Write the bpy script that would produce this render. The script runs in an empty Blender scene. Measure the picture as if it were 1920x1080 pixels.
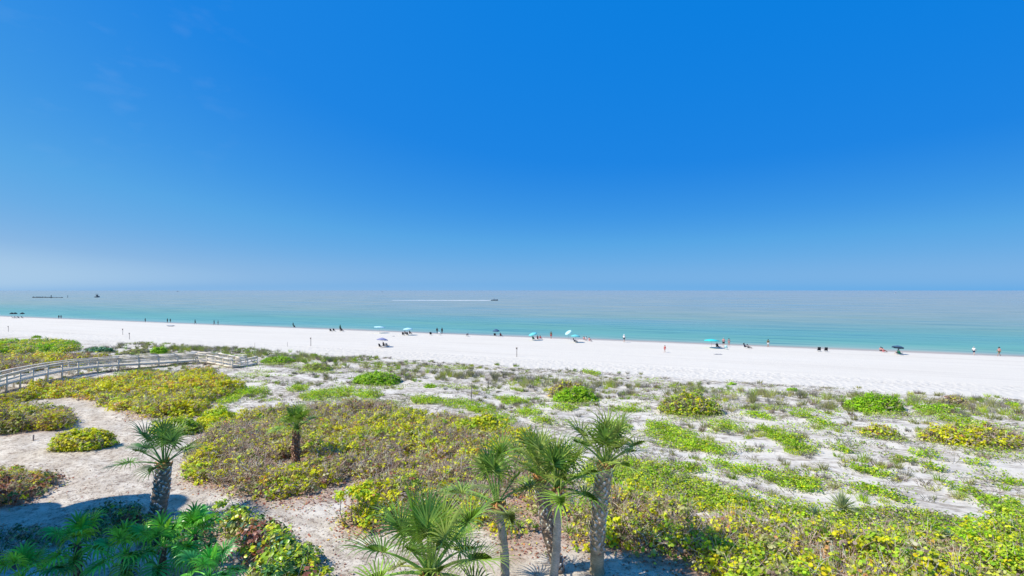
import bpy, math, random
import numpy as np
from mathutils import Vector, Matrix

R = math.radians
rng = np.random.default_rng(11)
random.seed(11)
SC = bpy.context.scene
COL = SC.collection

# ------------------------------------------------------------------ camera
CAM_Z, F, HOR = 13.5, 900.0, 544.5          # eye height (m), focal length in px of the 1920 px photo, horizon row
cam_d = bpy.data.cameras.new('camera')
cam_d.sensor_width = 36.0
cam_d.lens = F / 1920 * 36
cam_d.clip_start = 0.1
cam_d.clip_end = 90000
cam = bpy.data.objects.new('camera', cam_d)
COL.objects.link(cam)
cam.location = (0, 0, CAM_Z)
cam.rotation_euler = (R(90) + math.atan((HOR - 540) / F), 0, 0)
SC.camera = cam

# ------------------------------------------------------------------ sky and sun
SUN_EL = R(50)
SUN_AZ = R(-101)     # from straight ahead, negative to the left
SUN_DIR = Vector((math.cos(SUN_EL) * math.sin(SUN_AZ), math.cos(SUN_EL) * math.cos(SUN_AZ), math.sin(SUN_EL)))
W = bpy.data.worlds.new('World')
SC.world = W
W.use_nodes = True
nt = W.node_tree
nt.nodes.clear()
sky = nt.nodes.new('ShaderNodeTexSky')
sky.sky_type = 'NISHITA'
sky.sun_disc = False
sky.sun_elevation = SUN_EL
sky.sun_rotation = math.atan2(SUN_DIR.x, SUN_DIR.y)
sky.altitude = 0
sky.air_density = 1.0
sky.dust_density = 0.5
sky.ozone_density = 2.0
# deep clear-air colours: the sky's own brightness picks the hue, so it holds in every direction
sep = nt.nodes.new('ShaderNodeSeparateColor')
mr = nt.nodes.new('ShaderNodeMapRange')
mr.inputs['From Min'].default_value = 1.0
mr.inputs['From Max'].default_value = 30.0
ramp = nt.nodes.new('ShaderNodeValToRGB')
SKY_STOPS = [(0.11, (0.004, 0.212, 0.740)), (0.20, (0.014, 0.235, 0.765)), (0.30, (0.050, 0.310, 0.785)), (0.40, (0.098, 0.385, 0.790)),
             (0.50, (0.145, 0.418, 0.788)), (0.57, (0.185, 0.440, 0.782)), (0.68, (0.255, 0.480, 0.775)), (0.80, (0.375, 0.575, 0.800)),
             (1.00, (0.48, 0.66, 0.84)), (1.6, (2.2, 2.2, 2.2)), (3.2, (8.0, 7.7, 7.2))]
e = ramp.color_ramp.elements
while len(e) < len(SKY_STOPS):
    e.new(0.5)
for k, (p_, c_) in enumerate(SKY_STOPS):
    e[k].position = (p_ / 0.11 - 1.0) / 29.0
    e[k].color = (*c_, 1)
SKY_STRENGTH = 0.11
EXPOSURE = 0.15
gain = nt.nodes.new('ShaderNodeVectorMath')
gain.operation = 'SCALE'
gain.inputs['Scale'].default_value = 1.0 / (SKY_STRENGTH * 2 ** EXPOSURE)
bg = nt.nodes.new('ShaderNodeBackground')
bg.inputs['Strength'].default_value = SKY_STRENGTH
wo = nt.nodes.new('ShaderNodeOutputWorld')
nt.links.new(sky.outputs[0], sep.inputs[0])
# hazier, brighter air on the sun's side
tcw = nt.nodes.new('ShaderNodeTexCoord')
dirx = nt.nodes.new('ShaderNodeSeparateXYZ')
nt.links.new(tcw.outputs['Generated'], dirx.inputs[0])
side = nt.nodes.new('ShaderNodeMath'); side.operation = 'MULTIPLY_ADD'
nt.links.new(dirx.outputs['X'], side.inputs[0]); side.inputs[1].default_value = -0.22; side.inputs[2].default_value = 1.0
sidem = nt.nodes.new('ShaderNodeMath'); sidem.operation = 'MULTIPLY'
nt.links.new(sep.outputs[0], sidem.inputs[0]); nt.links.new(side.outputs[0], sidem.inputs[1])
hz_x = nt.nodes.new('ShaderNodeMath'); hz_x.operation = 'MULTIPLY_ADD'
nt.links.new(dirx.outputs['X'], hz_x.inputs[0]); hz_x.inputs[1].default_value = -0.14 / 0.11; hz_x.inputs[2].default_value = 0.63 / 0.11
hz_f = nt.nodes.new('ShaderNodeMapRange'); hz_f.interpolation_type = 'SMOOTHSTEP'
hz_f.inputs['From Min'].default_value = 0.13; hz_f.inputs['From Max'].default_value = -0.02
nt.links.new(dirx.outputs['Z'], hz_f.inputs['Value'])
hz_m = nt.nodes.new('ShaderNodeMath'); hz_m.operation = 'MULTIPLY'
nt.links.new(hz_x.outputs[0], hz_m.inputs[0]); nt.links.new(hz_f.outputs[0], hz_m.inputs[1])
hz_max = nt.nodes.new('ShaderNodeMath'); hz_max.operation = 'SMOOTH_MAX'; hz_max.inputs[2].default_value = 0.5
nt.links.new(sidem.outputs[0], hz_max.inputs[0]); nt.links.new(hz_m.outputs[0], hz_max.inputs[1])
nt.links.new(hz_max.outputs[0], mr.inputs['Value'])
nt.links.new(mr.outputs[0], ramp.inputs[0])
# a few faint wisps high on the sun's side
wn = nt.nodes.new('ShaderNodeTexNoise'); wn.inputs['Scale'].default_value = 14.0; wn.inputs['Detail'].default_value = 6.0
wsc = nt.nodes.new('ShaderNodeVectorMath'); wsc.operation = 'MULTIPLY'; wsc.inputs[1].default_value = (1.0, 1.0, 2.2)
nt.links.new(tcw.outputs['Generated'], wsc.inputs[0]); nt.links.new(wsc.outputs[0], wn.inputs['Vector'])
wr = nt.nodes.new('ShaderNodeMapRange'); wr.inputs['From Min'].default_value = 0.56; wr.inputs['From Max'].default_value = 0.78
nt.links.new(wn.outputs[0], wr.inputs['Value'])
dot = nt.nodes.new('ShaderNodeVectorMath'); dot.operation = 'DOT_PRODUCT'
wd = Vector((-0.78, 0.9, 0.47)).normalized()
nt.links.new(tcw.outputs['Generated'], dot.inputs[0]); dot.inputs[1].default_value = wd
dr = nt.nodes.new('ShaderNodeMapRange'); dr.inputs['From Min'].default_value = 0.968; dr.inputs['From Max'].default_value = 0.998; dr.inputs['To Max'].default_value = 0.045
nt.links.new(dot.outputs['Value'], dr.inputs['Value'])
wm = nt.nodes.new('ShaderNodeMath'); wm.operation = 'MULTIPLY'
nt.links.new(wr.outputs[0], wm.inputs[0]); nt.links.new(dr.outputs[0], wm.inputs[1])
wx = nt.nodes.new('ShaderNodeMix'); wx.data_type = 'RGBA'
nt.links.new(wm.outputs[0], wx.inputs[0]); nt.links.new(ramp.outputs[0], wx.inputs[6]); wx.inputs[7].default_value = (0.72, 0.82, 0.92, 1)
nt.links.new(wx.outputs[2], gain.inputs[0])
nt.links.new(gain.outputs[0], bg.inputs['Color'])
nt.links.new(bg.outputs[0], wo.inputs['Surface'])

sun_d = bpy.data.lights.new('sun', 'SUN')
sun_d.energy = 4.7
sun_d.angle = R(0.5)
sun_d.color = (1.0, 0.945, 0.85)
sun = bpy.data.objects.new('sun', sun_d)
COL.objects.link(sun)
sun.rotation_euler = SUN_DIR.to_track_quat('Z', 'Y').to_euler()
sun.location = (-60, -10, 80)

vs = SC.view_settings
vs.view_transform = 'Standard'
vs.look = 'None'
vs.exposure = EXPOSURE
vs.gamma = 1.0
vs.use_curve_mapping = False
SC.cycles.max_bounces = 6
SC.cycles.transparent_max_bounces = 8
SC.cycles.use_denoising = True


# ------------------------------------------------------------------ noise and layout helpers
def vnoise(x, y, seed=0):
    x = np.asarray(x, float); y = np.asarray(y, float)
    xi = np.floor(x).astype(np.int64); yi = np.floor(y).astype(np.int64)
    xf = x - xi; yf = y - yi
    u = xf * xf * (3 - 2 * xf); v = yf * yf * (3 - 2 * yf)

    def h(a, b):
        k = (a * 374761393 + b * 668265263 + seed * 974634777) & 0xffffffff
        k = ((k ^ (k >> 13)) * 1274126177) & 0xffffffff
        k = (k ^ (k >> 16)) & 0xffffff
        return k / float(0xffffff)
    return (h(xi, yi) * (1 - u) + h(xi + 1, yi) * u) * (1 - v) + (h(xi, yi + 1) * (1 - u) + h(xi + 1, yi + 1) * u) * v


def fbm(x, y, seed=0, octs=4):
    t = 0; a = 0.5; n = 0
    for i in range(octs):
        t = t + a * vnoise(np.asarray(x) * 2 ** i, np.asarray(y) * 2 ** i, seed + i * 17)
        n += a; a *= 0.5
    return t / n


def at(px, py, z=1.0):
    t = (CAM_Z - z) / (py - HOR)
    return np.array([(px - 960) * t, F * t])


SH0 = at(0, 593, 0.0); SH1 = at(1920, 668, 0.0)
SHT = (SH1 - SH0) / np.linalg.norm(SH1 - SH0)        # along the shore
SHN = np.array([SHT[1], -SHT[0]])
if SHN @ (-SH0) < 0:
    SHN = -SHN                                      # towards the land
SH_ANG = math.atan2(SHT[1], SHT[0])


def shore(x, y):
    return (x - SH0[0]) * SHN[0] + (y - SH0[1]) * SHN[1], (x - SH0[0]) * SHT[0] + (y - SH0[1]) * SHT[1]


def poly(pts, z=1.0):
    return np.array([at(p[0], p[1], p[2] if len(p) > 2 else z) for p in pts])


def inpoly(x, y, P):
    x = np.asarray(x); y = np.asarray(y)
    c = np.zeros(x.shape, bool)
    n = len(P)
    for i in range(n):
        x0, y0 = P[i]; x1, y1 = P[(i + 1) % n]
        if y0 == y1:
            continue
        hit = ((y0 > y) != (y1 > y)) & (x < (x1 - x0) * (y - y0) / (y1 - y0) + x0)
        c ^= hit
    return c


def polydist(x, y, P):
    d = np.full(np.shape(x), 1e9)
    n = len(P)
    for i in range(n):
        a = P[i]; b = P[(i + 1) % n]
        ab = b - a; L = max(ab @ ab, 1e-9)
        t = np.clip(((x - a[0]) * ab[0] + (y - a[1]) * ab[1]) / L, 0, 1)
        d = np.minimum(d, np.hypot(x - a[0] - t * ab[0], y - a[1] - t * ab[1]))
    return np.where(inpoly(x, y, P), d, -d)


SOIL = poly([(-500, 742), (0, 742), (150, 738), (265, 785), (345, 865), (470, 905), (600, 930), (640, 960), (760, 970), (1000, 985),
             (1080, 1015), (1200, 1030), (1400, 1085), (1600, 1500), (-900, 1500), (-900, 800)])


def height(x, y):
    x = np.asarray(x, float); y = np.asarray(y, float)
    s, t = shore(x, y)
    up = np.clip(s / 14, 0, 1)
    z = np.where(s < 0, np.maximum(-4.0, s * 0.07), 0.96 * up * up * (3 - 2 * up) + 0.04)
    ramp = np.clip((s - 55) / 10, 0, 1)
    near = np.clip((y - 22) / 12, 0.25, 1)
    z = z + ramp * near * (0.62 * (fbm(t / 9.0, s / 5.0, 3, 3) - 0.5) + 0.22 * (fbm(t / 2.2, s / 1.4, 5, 3) - 0.5))
    z = z + 0.05 * (fbm(t / 1.3, s / 1.3, 9, 2) - 0.5) * np.clip(s / 20, 0, 1)
    return z


def hz(x, y):
    return float(height(x, y))


def gat(px, py):
    """Ground point under a pixel of the photograph."""
    z = 1.0
    for _ in range(3):
        p = at(px, py, z)
        z = hz(p[0], p[1])
    return Vector((p[0], p[1], z))


# ------------------------------------------------------------------ object helpers
def tag(o, label=None, cat=None, group=None, kind=None):
    if label: o['label'] = label
    if cat: o['category'] = cat
    if group: o['group'] = group
    if kind: o['kind'] = kind
    return o


def empty(name, loc, rz=0.0, label=None, cat=None, group=None):
    o = bpy.data.objects.new(name, None)
    o.empty_display_size = 0.3
    o.location = loc
    o.rotation_euler = (0, 0, rz)
    COL.objects.link(o)
    return tag(o, label, cat, group)


def copy_tree(o, parent=None):
    c = o.copy(); COL.objects.link(c)
    if parent: c.parent = parent
    for ch in list(o.children):
        copy_tree(ch, c)
    return c


class MB:
    """Collects vertices, quads and triangles (and a colour per vertex) for ONE mesh."""
    def __init__(s):
        s.v = []; s.q = []; s.t = []; s.c = []; s.n = 0

    def add(s, v, q=None, t=None, c=None):
        v = np.asarray(v, float).reshape(-1, 3)
        if q is not None and len(q): s.q.append(np.asarray(q, np.int64).reshape(-1, 4) + s.n)
        if t is not None and len(t): s.t.append(np.asarray(t, np.int64).reshape(-1, 3) + s.n)
        s.v.append(v)
        if c is None: c = (0.5, 0.5, 0.5)
        c = np.asarray(c, float)
        if c.ndim == 1: c = np.tile(c, (len(v), 1))
        s.c.append(c)
        s.n += len(v)
        return s

    def box(s, c, size, M=None, col=None):
        x, y, z = np.asarray(size, float) / 2
        v = np.array([[-x, -y, -z], [x, -y, -z], [x, y, -z], [-x, y, -z], [-x, -y, z], [x, -y, z], [x, y, z], [-x, y, z]])
        if M is not None: v = v @ np.asarray(M).T
        q = [[0, 3, 2, 1], [4, 5, 6, 7], [0, 1, 5, 4], [1, 2, 6, 5], [2, 3, 7, 6], [3, 0, 4, 7]]
        return s.add(v + np.asarray(c, float), q, None, col)

    def bar(s, a, b, w, h, col=None):
        a = np.asarray(a, float); b = np.asarray(b, float)
        d = b - a; L = np.linalg.norm(d); d /= L
        up = np.array([0, 0, 1.0])
        if abs(d[2]) > 0.95: up = np.array([0, 1.0, 0])
        sd = np.cross(d, up); sd /= np.linalg.norm(sd)
        u = np.cross(sd, d)
        return s.box((a + b) / 2, (L, w, h), np.stack([d, sd, u], 1), col)

    def tube(s, pts, rad, n=8, col=None, cap=True):
        pts = np.asarray(pts, float); m = len(pts)
        rad = np.broadcast_to(np.asarray(rad, float), (m,)) if np.ndim(rad) <= 1 else rad
        tan = np.gradient(pts, axis=0); tan /= np.linalg.norm(tan, axis=1)[:, None]
        ref = np.array([1.0, 0, 0]) if abs(tan[0][0]) < 0.8 else np.array([0, 1.0, 0])
        a = np.linspace(0, 2 * np.pi, n, endpoint=False)
        vs_ = []
        for i in range(m):
            u = np.cross(tan[i], ref); u /= np.linalg.norm(u)
            w = np.cross(tan[i], u)
            vs_.append(pts[i] + rad[i] * (np.cos(a)[:, None] * u + np.sin(a)[:, None] * w))
        v = np.concatenate(vs_)
        q = []
        for i in range(m - 1):
            for j in range(n):
                k = (j + 1) % n
                q.append([i * n + j, (i + 1) * n + j, (i + 1) * n + k, i * n + k])
        t = []
        if cap:
            v = np.concatenate([v, pts[:1], pts[-1:]])
            for j in range(n):
                k = (j + 1) % n
                t.append([m * n, j, k]); t.append([m * n + 1, (m - 1) * n + k, (m - 1) * n + j])
        return s.add(v, q, t, col)

    def build(s, name, mat, parent=None, smooth=False, data_only=False):
        V = np.concatenate(s.v); C = np.concatenate(s.c)
        Q = np.concatenate(s.q) if s.q else np.zeros((0, 4), np.int64)
        T = np.concatenate(s.t) if s.t else np.zeros((0, 3), np.int64)
        me = bpy.data.meshes.new(name)
        me.vertices.add(len(V)); me.vertices.foreach_set('co', V.astype(np.float32).ravel())
        nl = Q.size + T.size
        me.loops.add(nl); me.loops.foreach_set('vertex_index', np.concatenate([Q.ravel(), T.ravel()]).astype(np.int32))
        me.polygons.add(len(Q) + len(T))
        st = np.concatenate([np.arange(len(Q)) * 4, Q.size + np.arange(len(T)) * 3]).astype(np.int32)
        me.polygons.foreach_set('loop_start', st)
        if smooth: me.polygons.foreach_set('use_smooth', np.ones(len(st), bool))
        at_ = me.attributes.new('tint', 'FLOAT_COLOR', 'POINT')
        at_.data.foreach_set('color', np.concatenate([C, np.ones((len(C), 1))], 1).astype(np.float32).ravel())
        me.update(calc_edges=True)
        if mat: me.materials.append(mat)
        if data_only: return me
        o = bpy.data.objects.new(name, me)
        COL.objects.link(o)
        if parent: o.parent = parent
        return o


# ------------------------------------------------------------------ materials
class NT:
    def __init__(s, name):
        s.m = bpy.data.materials.new(name); s.m.use_nodes = True
        s.t = s.m.node_tree; s.t.nodes.clear()
        s.out = s.n('ShaderNodeOutputMaterial')

    def n(s, typ, **kw):
        x = s.t.nodes.new(typ)
        for k, v in kw.items(): setattr(x, k, v)
        return x

    def l(s, a, b): s.t.links.new(a, b)

    def setin(s, sock, v):
        if hasattr(v, 'is_output') or isinstance(v, bpy.types.NodeSocket): s.l(v, sock)
        else: sock.default_value = v if not isinstance(v, tuple) or len(v) != 3 or sock.type == 'VECTOR' else (*v, 1)

    def mix(s, f, a, b, mode='MIX'):
        x = s.n('ShaderNodeMix', data_type='RGBA', blend_type=mode)
        s.setin(x.inputs[0], f); s.setin(x.inputs[6], a); s.setin(x.inputs[7], b)
        return x.outputs[2]

    def math(s, op, a, b=0.0, clamp=False):
        x = s.n('ShaderNodeMath', operation=op, use_clamp=clamp)
        s.setin(x.inputs[0], a); s.setin(x.inputs[1], b)
        return x.outputs[0]

    def noise(s, vec, scale, detail=4, rough=0.55):
        x = s.n('ShaderNodeTexNoise')
        if vec is not None: s.l(vec, x.inputs['Vector'])
        x.inputs['Scale'].default_value = scale; x.inputs['Detail'].default_value = detail; x.inputs['Roughness'].default_value = rough
        return x.outputs[0]

    def ramp(s, f, stops, interp='LINEAR'):
        x = s.n('ShaderNodeValToRGB'); x.color_ramp.interpolation = interp
        e = x.color_ramp.elements
        while len(e) < len(stops): e.new(0.5)
        for i, (p, c) in enumerate(stops):
            e[i].position = p
            e[i].color = (*c, 1) if isinstance(c, tuple) else (c, c, c, 1)
        s.setin(x.inputs[0], f)
        return x.outputs[0]

    def attr(s, name, vec=False):
        x = s.n('ShaderNodeAttribute', attribute_name=name)
        return x.outputs['Color'] if vec else x.outputs['Fac']

    def shorecoords(s, st=1.0, ss=1.0):
        g = s.n('ShaderNodeNewGeometry')
        r = s.n('ShaderNodeVectorRotate', rotation_type='Z_AXIS')
        s.l(g.outputs['Position'], r.inputs['Vector'])
        r.inputs['Center'].default_value = (SH0[0], SH0[1], 0)
        r.inputs['Angle'].default_value = -SH_ANG
        sub = s.n('ShaderNodeVectorMath', operation='SUBTRACT')
        s.l(r.outputs[0], sub.inputs[0]); sub.inputs[1].default_value = (SH0[0], SH0[1], 0)
        return sub.outputs[0]

    def scale(s, vec, sc):
        x = s.n('ShaderNodeVectorMath', operation='MULTIPLY')
        s.l(vec, x.inputs[0]); x.inputs[1].default_value = sc
        return x.outputs[0]

    def bump(s, h, dist, strength=1.0, prev=None):
        x = s.n('ShaderNodeBump'); s.l(h, x.inputs['Height'])
        x.inputs['Distance'].default_value = dist; x.inputs['Strength'].default_value = strength
        if prev is not None: s.l(prev, x.inputs['Normal'])
        return x.outputs[0]

    def principled(s, col, rough=0.6, spec=0.3, normal=None, metal=0.0):
        p = s.n('ShaderNodeBsdfPrincipled')
        s.setin(p.inputs['Base Color'], col); s.setin(p.inputs['Roughness'], rough)
        p.inputs['Specular IOR Level'].default_value = spec; p.inputs['Metallic'].default_value = metal
        if normal is not None: s.l(normal, p.inputs['Normal'])
        return p

    def done(s, sh):
        s.l(sh if isinstance(sh, bpy.types.NodeSocket) else sh.outputs[0], s.out.inputs['Surface']); return s.m


def mat_plain(name, col, rough=0.6, spec=0.3, var=0.12, scale=6.0):
    m = NT(name)
    tc = m.n('ShaderNodeTexCoord')
    nz = m.noise(tc.outputs['Object'], scale, 4)
    c = m.mix(nz, tuple(x * (1 - var) for x in col), tuple(min(1, x * (1 + var)) for x in col))
    return m.done(m.principled(c, rough, spec))


def mat_leaf(name, transl=0.3, rough=0.45, spec=0.35):
    m = NT(name)
    tint = m.attr('tint', True)
    p = m.principled(tint, rough, spec)
    tr = m.n('ShaderNodeBsdfTranslucent')
    m.l(m.mix(0.5, tint, (1.0, 1.0, 0.35), 'MULTIPLY'), tr.inputs['Color'])
    mx = m.n('ShaderNodeMixShader'); mx.inputs[0].default_value = transl
    m.l(p.outputs[0], mx.inputs[1]); m.l(tr.outputs[0], mx.inputs[2])
    return m.done(mx)


def mat_wood(name, a, b, scale=(1, 1, 1)):
    m = NT(name)
    tc = m.n('ShaderNodeTexCoord')
    v = m.scale(tc.outputs['Object'], scale)
    nz = m.noise(v, 3.0, 6, 0.65)
    c = m.mix(nz, a, b)
    return m.done(m.principled(c, 0.85, 0.15, m.bump(nz, 0.01, 0.5)))


M_LEAF = mat_leaf('sea_grape_leaf', 0.36, 0.5, 0.18)
M_SMALL = mat_leaf('small_leaf', 0.36, 0.5, 0.2)
M_FROND = mat_leaf('palm_frond_leaf', 0.26, 0.36, 0.45)
M_GLOSSY = mat_leaf('glossy_leaf', 0.3, 0.32, 0.35)
M_DRY = mat_leaf('dry_blade', 0.15, 0.8, 0.1)


def mat_bark():
    m = NT('bark')
    tint = m.attr('tint', True)
    tc = m.n('ShaderNodeTexCoord')
    nz = m.noise(m.scale(tc.outputs['Object'], (1, 1, 3.0)), 6.0, 6, 0.7)
    c = m.mix(1.0, tint, m.ramp(nz, [(0.25, 0.55), (0.7, 1.25)]), 'MULTIPLY')
    return m.done(m.principled(c, 0.9, 0.15, m.bump(nz, 0.03, 0.8)))


M_BARK = mat_bark()
M_DECK = mat_wood('weathered_wood', (0.72, 0.62, 0.47), (0.86, 0.76, 0.60), (1.5, 1.5, 6))
M_POST = mat_wood('grey_post_wood', (0.20, 0.17, 0.15), (0.33, 0.28, 0.25), (6, 6, 1))


# ------------------------------------------------------------------ ground: beach, dunes and path in one sheet
def build_ground():
    NA, NR = 640, 430
    ang = np.linspace(R(-80), R(80), NA)
    rad = 6 * (720 / 6) ** np.linspace(0, 1, NR)
    A, RR = np.meshgrid(ang, rad, indexing='ij')
    X = RR * np.sin(A); Y = RR * np.cos(A)
    Z = height(X, Y)
    s, t = shore(X, Y)
    i, j = np.meshgrid(np.arange(NA - 1), np.arange(NR - 1), indexing='ij')
    a = (i * NR + j).ravel()
    q = np.stack([a, a + 1, a + NR + 1, a + NR], 1)
    mb = MB(); mb.add(np.stack([X, Y, Z], -1).reshape(-1, 3), q)
    o = mb.build('ground', mat_ground(), None, True)
    me = o.data
    wob = 1.6 * (fbm(X / 2.5, Y / 2.5, 21, 4) - 0.5) * 2
    soil = np.clip((polydist(X, Y, SOIL) + wob) / 2.0 + 0.5, 0, 1)
    lit = np.zeros_like(X)
    for P, amt in LITTER:
        lit = np.maximum(lit, amt * np.clip((polydist(X, Y, P) + wob * 0.6) / 1.0 + 0.6, 0, 1))
    dune = np.clip((s - 57 + 7 * (fbm(t / 7, s / 4, 31, 3) - 0.5)) / 9, 0, 1) * (1 - soil)
    foot = np.clip((s - 47.5) / 1.2, 0, 1) * np.clip((67 - s) / 8, 0, 1)
    wet = np.clip(1 - (s - 1.0 - 2.2 * fbm(t / 9, s * 0, 41, 3)) / 1.6, 0, 1)
    for nm, arr in (('soil', soil), ('litter', lit), ('dune', dune), ('foot', foot), ('wet', wet)):
        at_ = me.attributes.new(nm, 'FLOAT', 'POINT')
        at_.data.foreach_set('value', arr.ravel().astype(np.float32))
    o['kind'] = 'structure'
    return o


def mat_ground():
    m = NT('sand')
    v = m.shorecoords()
    fine = m.noise(v, 9.0, 5, 0.65)
    mid = m.noise(v, 0.9, 5, 0.6)
    big = m.noise(m.scale(v, (0.03, 0.12, 1)), 1.0, 4, 0.55)
    white = m.mix(big, (0.665, 0.60, 0.50), (0.75, 0.685, 0.58))
    white = m.mix(m.ramp(fine, [(0.35, 0.0), (0.75, 0.25)]), white, (0.55, 0.49, 0.41))
    lines = m.noise(m.scale(v, (0.015, 0.55, 1)), 1.0, 5, 0.65)
    white = m.mix(m.ramp(lines, [(0.52, 0.0), (0.66, 0.35)]), white, (0.52, 0.46, 0.385))
    # trodden band above the raked beach: footprints
    vo = m.n('ShaderNodeTexVoronoi'); vo.inputs['Scale'].default_value = 1.0
    wn = m.n('ShaderNodeTexNoise'); wn.inputs['Scale'].default_value = 0.8; wn.inputs['Detail'].default_value = 4
    m.l(v, wn.inputs['Vector'])
    wv = m.n('ShaderNodeVectorMath', operation='MULTIPLY_ADD')
    m.l(wn.outputs['Color'], wv.inputs[0]); wv.inputs[1].default_value = (1.6, 1.6, 0); m.l(m.scale(v, (1.5, 1.1, 1)), wv.inputs[2])
    m.l(wv.outputs[0], vo.inputs['Vector'])
    fp = m.ramp(vo.outputs['Distance'], [(0.1, 1.0), (0.42, 0.0)])
    fcol = m.math('MULTIPLY', m.attr('foot'), m.math('MULTIPLY', fp, m.ramp(mid, [(0.35, 0.1), (0.6, 0.75)])))
    white = m.mix(m.math('MULTIPLY', fcol, 0.5), white, (0.36, 0.32, 0.27))
    # wrack and dead stems caught in the dunes, streaked along the shore
    st1 = m.noise(m.scale(v, (0.16, 0.42, 1)), 1.0, 7, 0.68)
    st2 = m.noise(m.scale(v, (1.1, 2.6, 1)), 1.0, 6, 0.7)
    deb = m.math('MULTIPLY', m.ramp(st1, [(0.47, 0.0), (0.58, 1.0)]), m.ramp(st2, [(0.42, 0.1), (0.54, 1.0)]))
    deb = m.math('ADD', deb, m.math('MULTIPLY', m.ramp(st2, [(0.56, 0.0), (0.63, 1.0)]), 0.75), True)
    deb = m.math('MULTIPLY', deb, m.attr('dune'))
    debc = m.mix(fine, (0.17, 0.13, 0.095), (0.37, 0.305, 0.235))
    white = m.mix(m.math('MULTIPLY', deb, 0.72), white, debc)
    # beige path of trampled shelly soil
    soilc = m.mix(m.ramp(mid, [(0.3, 0.0), (0.7, 1.0)]), (0.64, 0.555, 0.445), (0.50, 0.415, 0.31))
    soilc = m.mix(m.ramp(m.noise(m.scale(v, (0.4, 0.9, 1)), 1.0, 6, 0.7), [(0.48, 0.0), (0.60, 0.8)]), soilc, (0.76, 0.67, 0.54))
    soilc = m.mix(m.ramp(m.noise(v, 2.4, 6, 0.8), [(0.51, 0.0), (0.60, 0.9)]), soilc, (0.27, 0.205, 0.155))
    soilc = m.mix(m.ramp(fine, [(0.54, 0.0), (0.66, 0.75)]), soilc, (0.22, 0.175, 0.14))
    col = m.mix(m.attr('soil'), white, soilc)
    litn = m.noise(v, 4.5, 5, 0.7)
    litc = m.ramp(litn, [(0.3, (0.20, 0.10, 0.065)), (0.5, (0.37, 0.21, 0.14)), (0.62, (0.52, 0.39, 0.29)), (0.75, (0.25, 0.165, 0.12))])
    litm = m.math('MULTIPLY', m.attr('litter'), m.ramp(m.noise(v, 1.1, 5, 0.65), [(0.3, 0.45), (0.6, 1.0)]))
    col = m.mix(litm, col, litc)
    col = m.mix(m.math('MULTIPLY', m.attr('wet'), 0.75), col, (0.36, 0.30, 0.26))
    nb = m.bump(m.noise(v, 2.2, 6, 0.7), 0.10, 0.55)
    nb = m.bump(fine, 0.03, 0.6, nb)
    fb = m.math('MULTIPLY', vo.outputs['Distance'], m.attr('foot'))
    nb = m.bump(fb, 0.16, 0.8, nb)
    return m.done(m.principled(col, 0.95, 0.12, nb))


# ------------------------------------------------------------------ sea
def build_water():
    m = NT('sea_water')
    v = m.shorecoords()
    sep = m.n('ShaderNodeSeparateXYZ'); m.l(v, sep.inputs[0])
    sgn = float(SHN @ np.array([-math.sin(SH_ANG), math.cos(SH_ANG)]))
    off = m.math('MULTIPLY', sep.outputs['Y'], -sgn)
    drift = m.noise(m.scale(v, (0.010, 0.05, 1)), 1.0, 5, 0.6)
    off2 = m.math('ADD', off, m.math('MULTIPLY', m.math('SUBTRACT', drift, 0.5), m.math('ADD', m.math('MULTIPLY', off, 0.9), 4.0)))
    lg = m.math('DIVIDE', m.math('LOGARITHM', m.math('MAXIMUM', off2, 1.0), 10.0), 4.0)
    col = m.ramp(lg, [(0.0, (0.50, 0.41, 0.30)), (0.10, (0.40, 0.43, 0.33)), (0.20, (0.26, 0.43, 0.32)), (0.32, (0.175, 0.405, 0.295)),
                      (0.42, (0.175, 0.38, 0.28)), (0.48, (0.235, 0.375, 0.285)), (0.53, (0.30, 0.38, 0.295)), (0.60, (0.345, 0.385, 0.31)), (0.80, (0.37, 0.395, 0.355)), (1.0, (0.35, 0.385, 0.375))])  # tint by depth; the offshore stops are also paled to suggest haze
    streak = m.noise(m.scale(v, (0.02, 0.30, 1)), 1.0, 6, 0.7)
    col = m.mix(m.ramp(streak, [(0.48, 0.0), (0.64, 0.75)]), col, (0.06, 0.21, 0.20))
    w1 = m.noise(m.scale(v, (0.22, 0.9, 1)), 1.0, 5, 0.6)
    nb = m.bump(w1, 0.06, 0.5)
    rough = m.ramp(m.noise(m.scale(v, (0.004, 0.02, 1)), 1.0, 4, 0.6), [(0.35, 0.22), (0.65, 0.42)])
    p = m.principled(col, rough, 0.5, nb)
    p.inputs['IOR'].default_value = 1.33
    m.done(p)
    mb = MB()
    S = [6, -40, -160, -600, -2500, -12000, -60000]
    T = [-60000, -12000, -3000, -800, -200, 0, 200, 400, 800, 3000, 12000, 60000]
    V = []
    for s_ in S:
        for t_ in T:
            p_ = SH0 + SHN * s_ + SHT * t_
            V.append((p_[0], p_[1], 0.0))
    q = []
    n = len(T)
    for i in range(len(S) - 1):
        for j in range(n - 1):
            q.append([i * n + j, i * n + j + 1, (i + 1) * n + j + 1, (i + 1) * n + j])
    q = np.array(q)
    # face up
    a, b, c = [np.array(V[k]) for k in q[0][:3]]
    if np.cross(b - a, c - a)[2] < 0: q = q[:, ::-1]
    mb.add(V, q)
    o = mb.build('sea', m.m)
    o['kind'] = 'structure'


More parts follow.
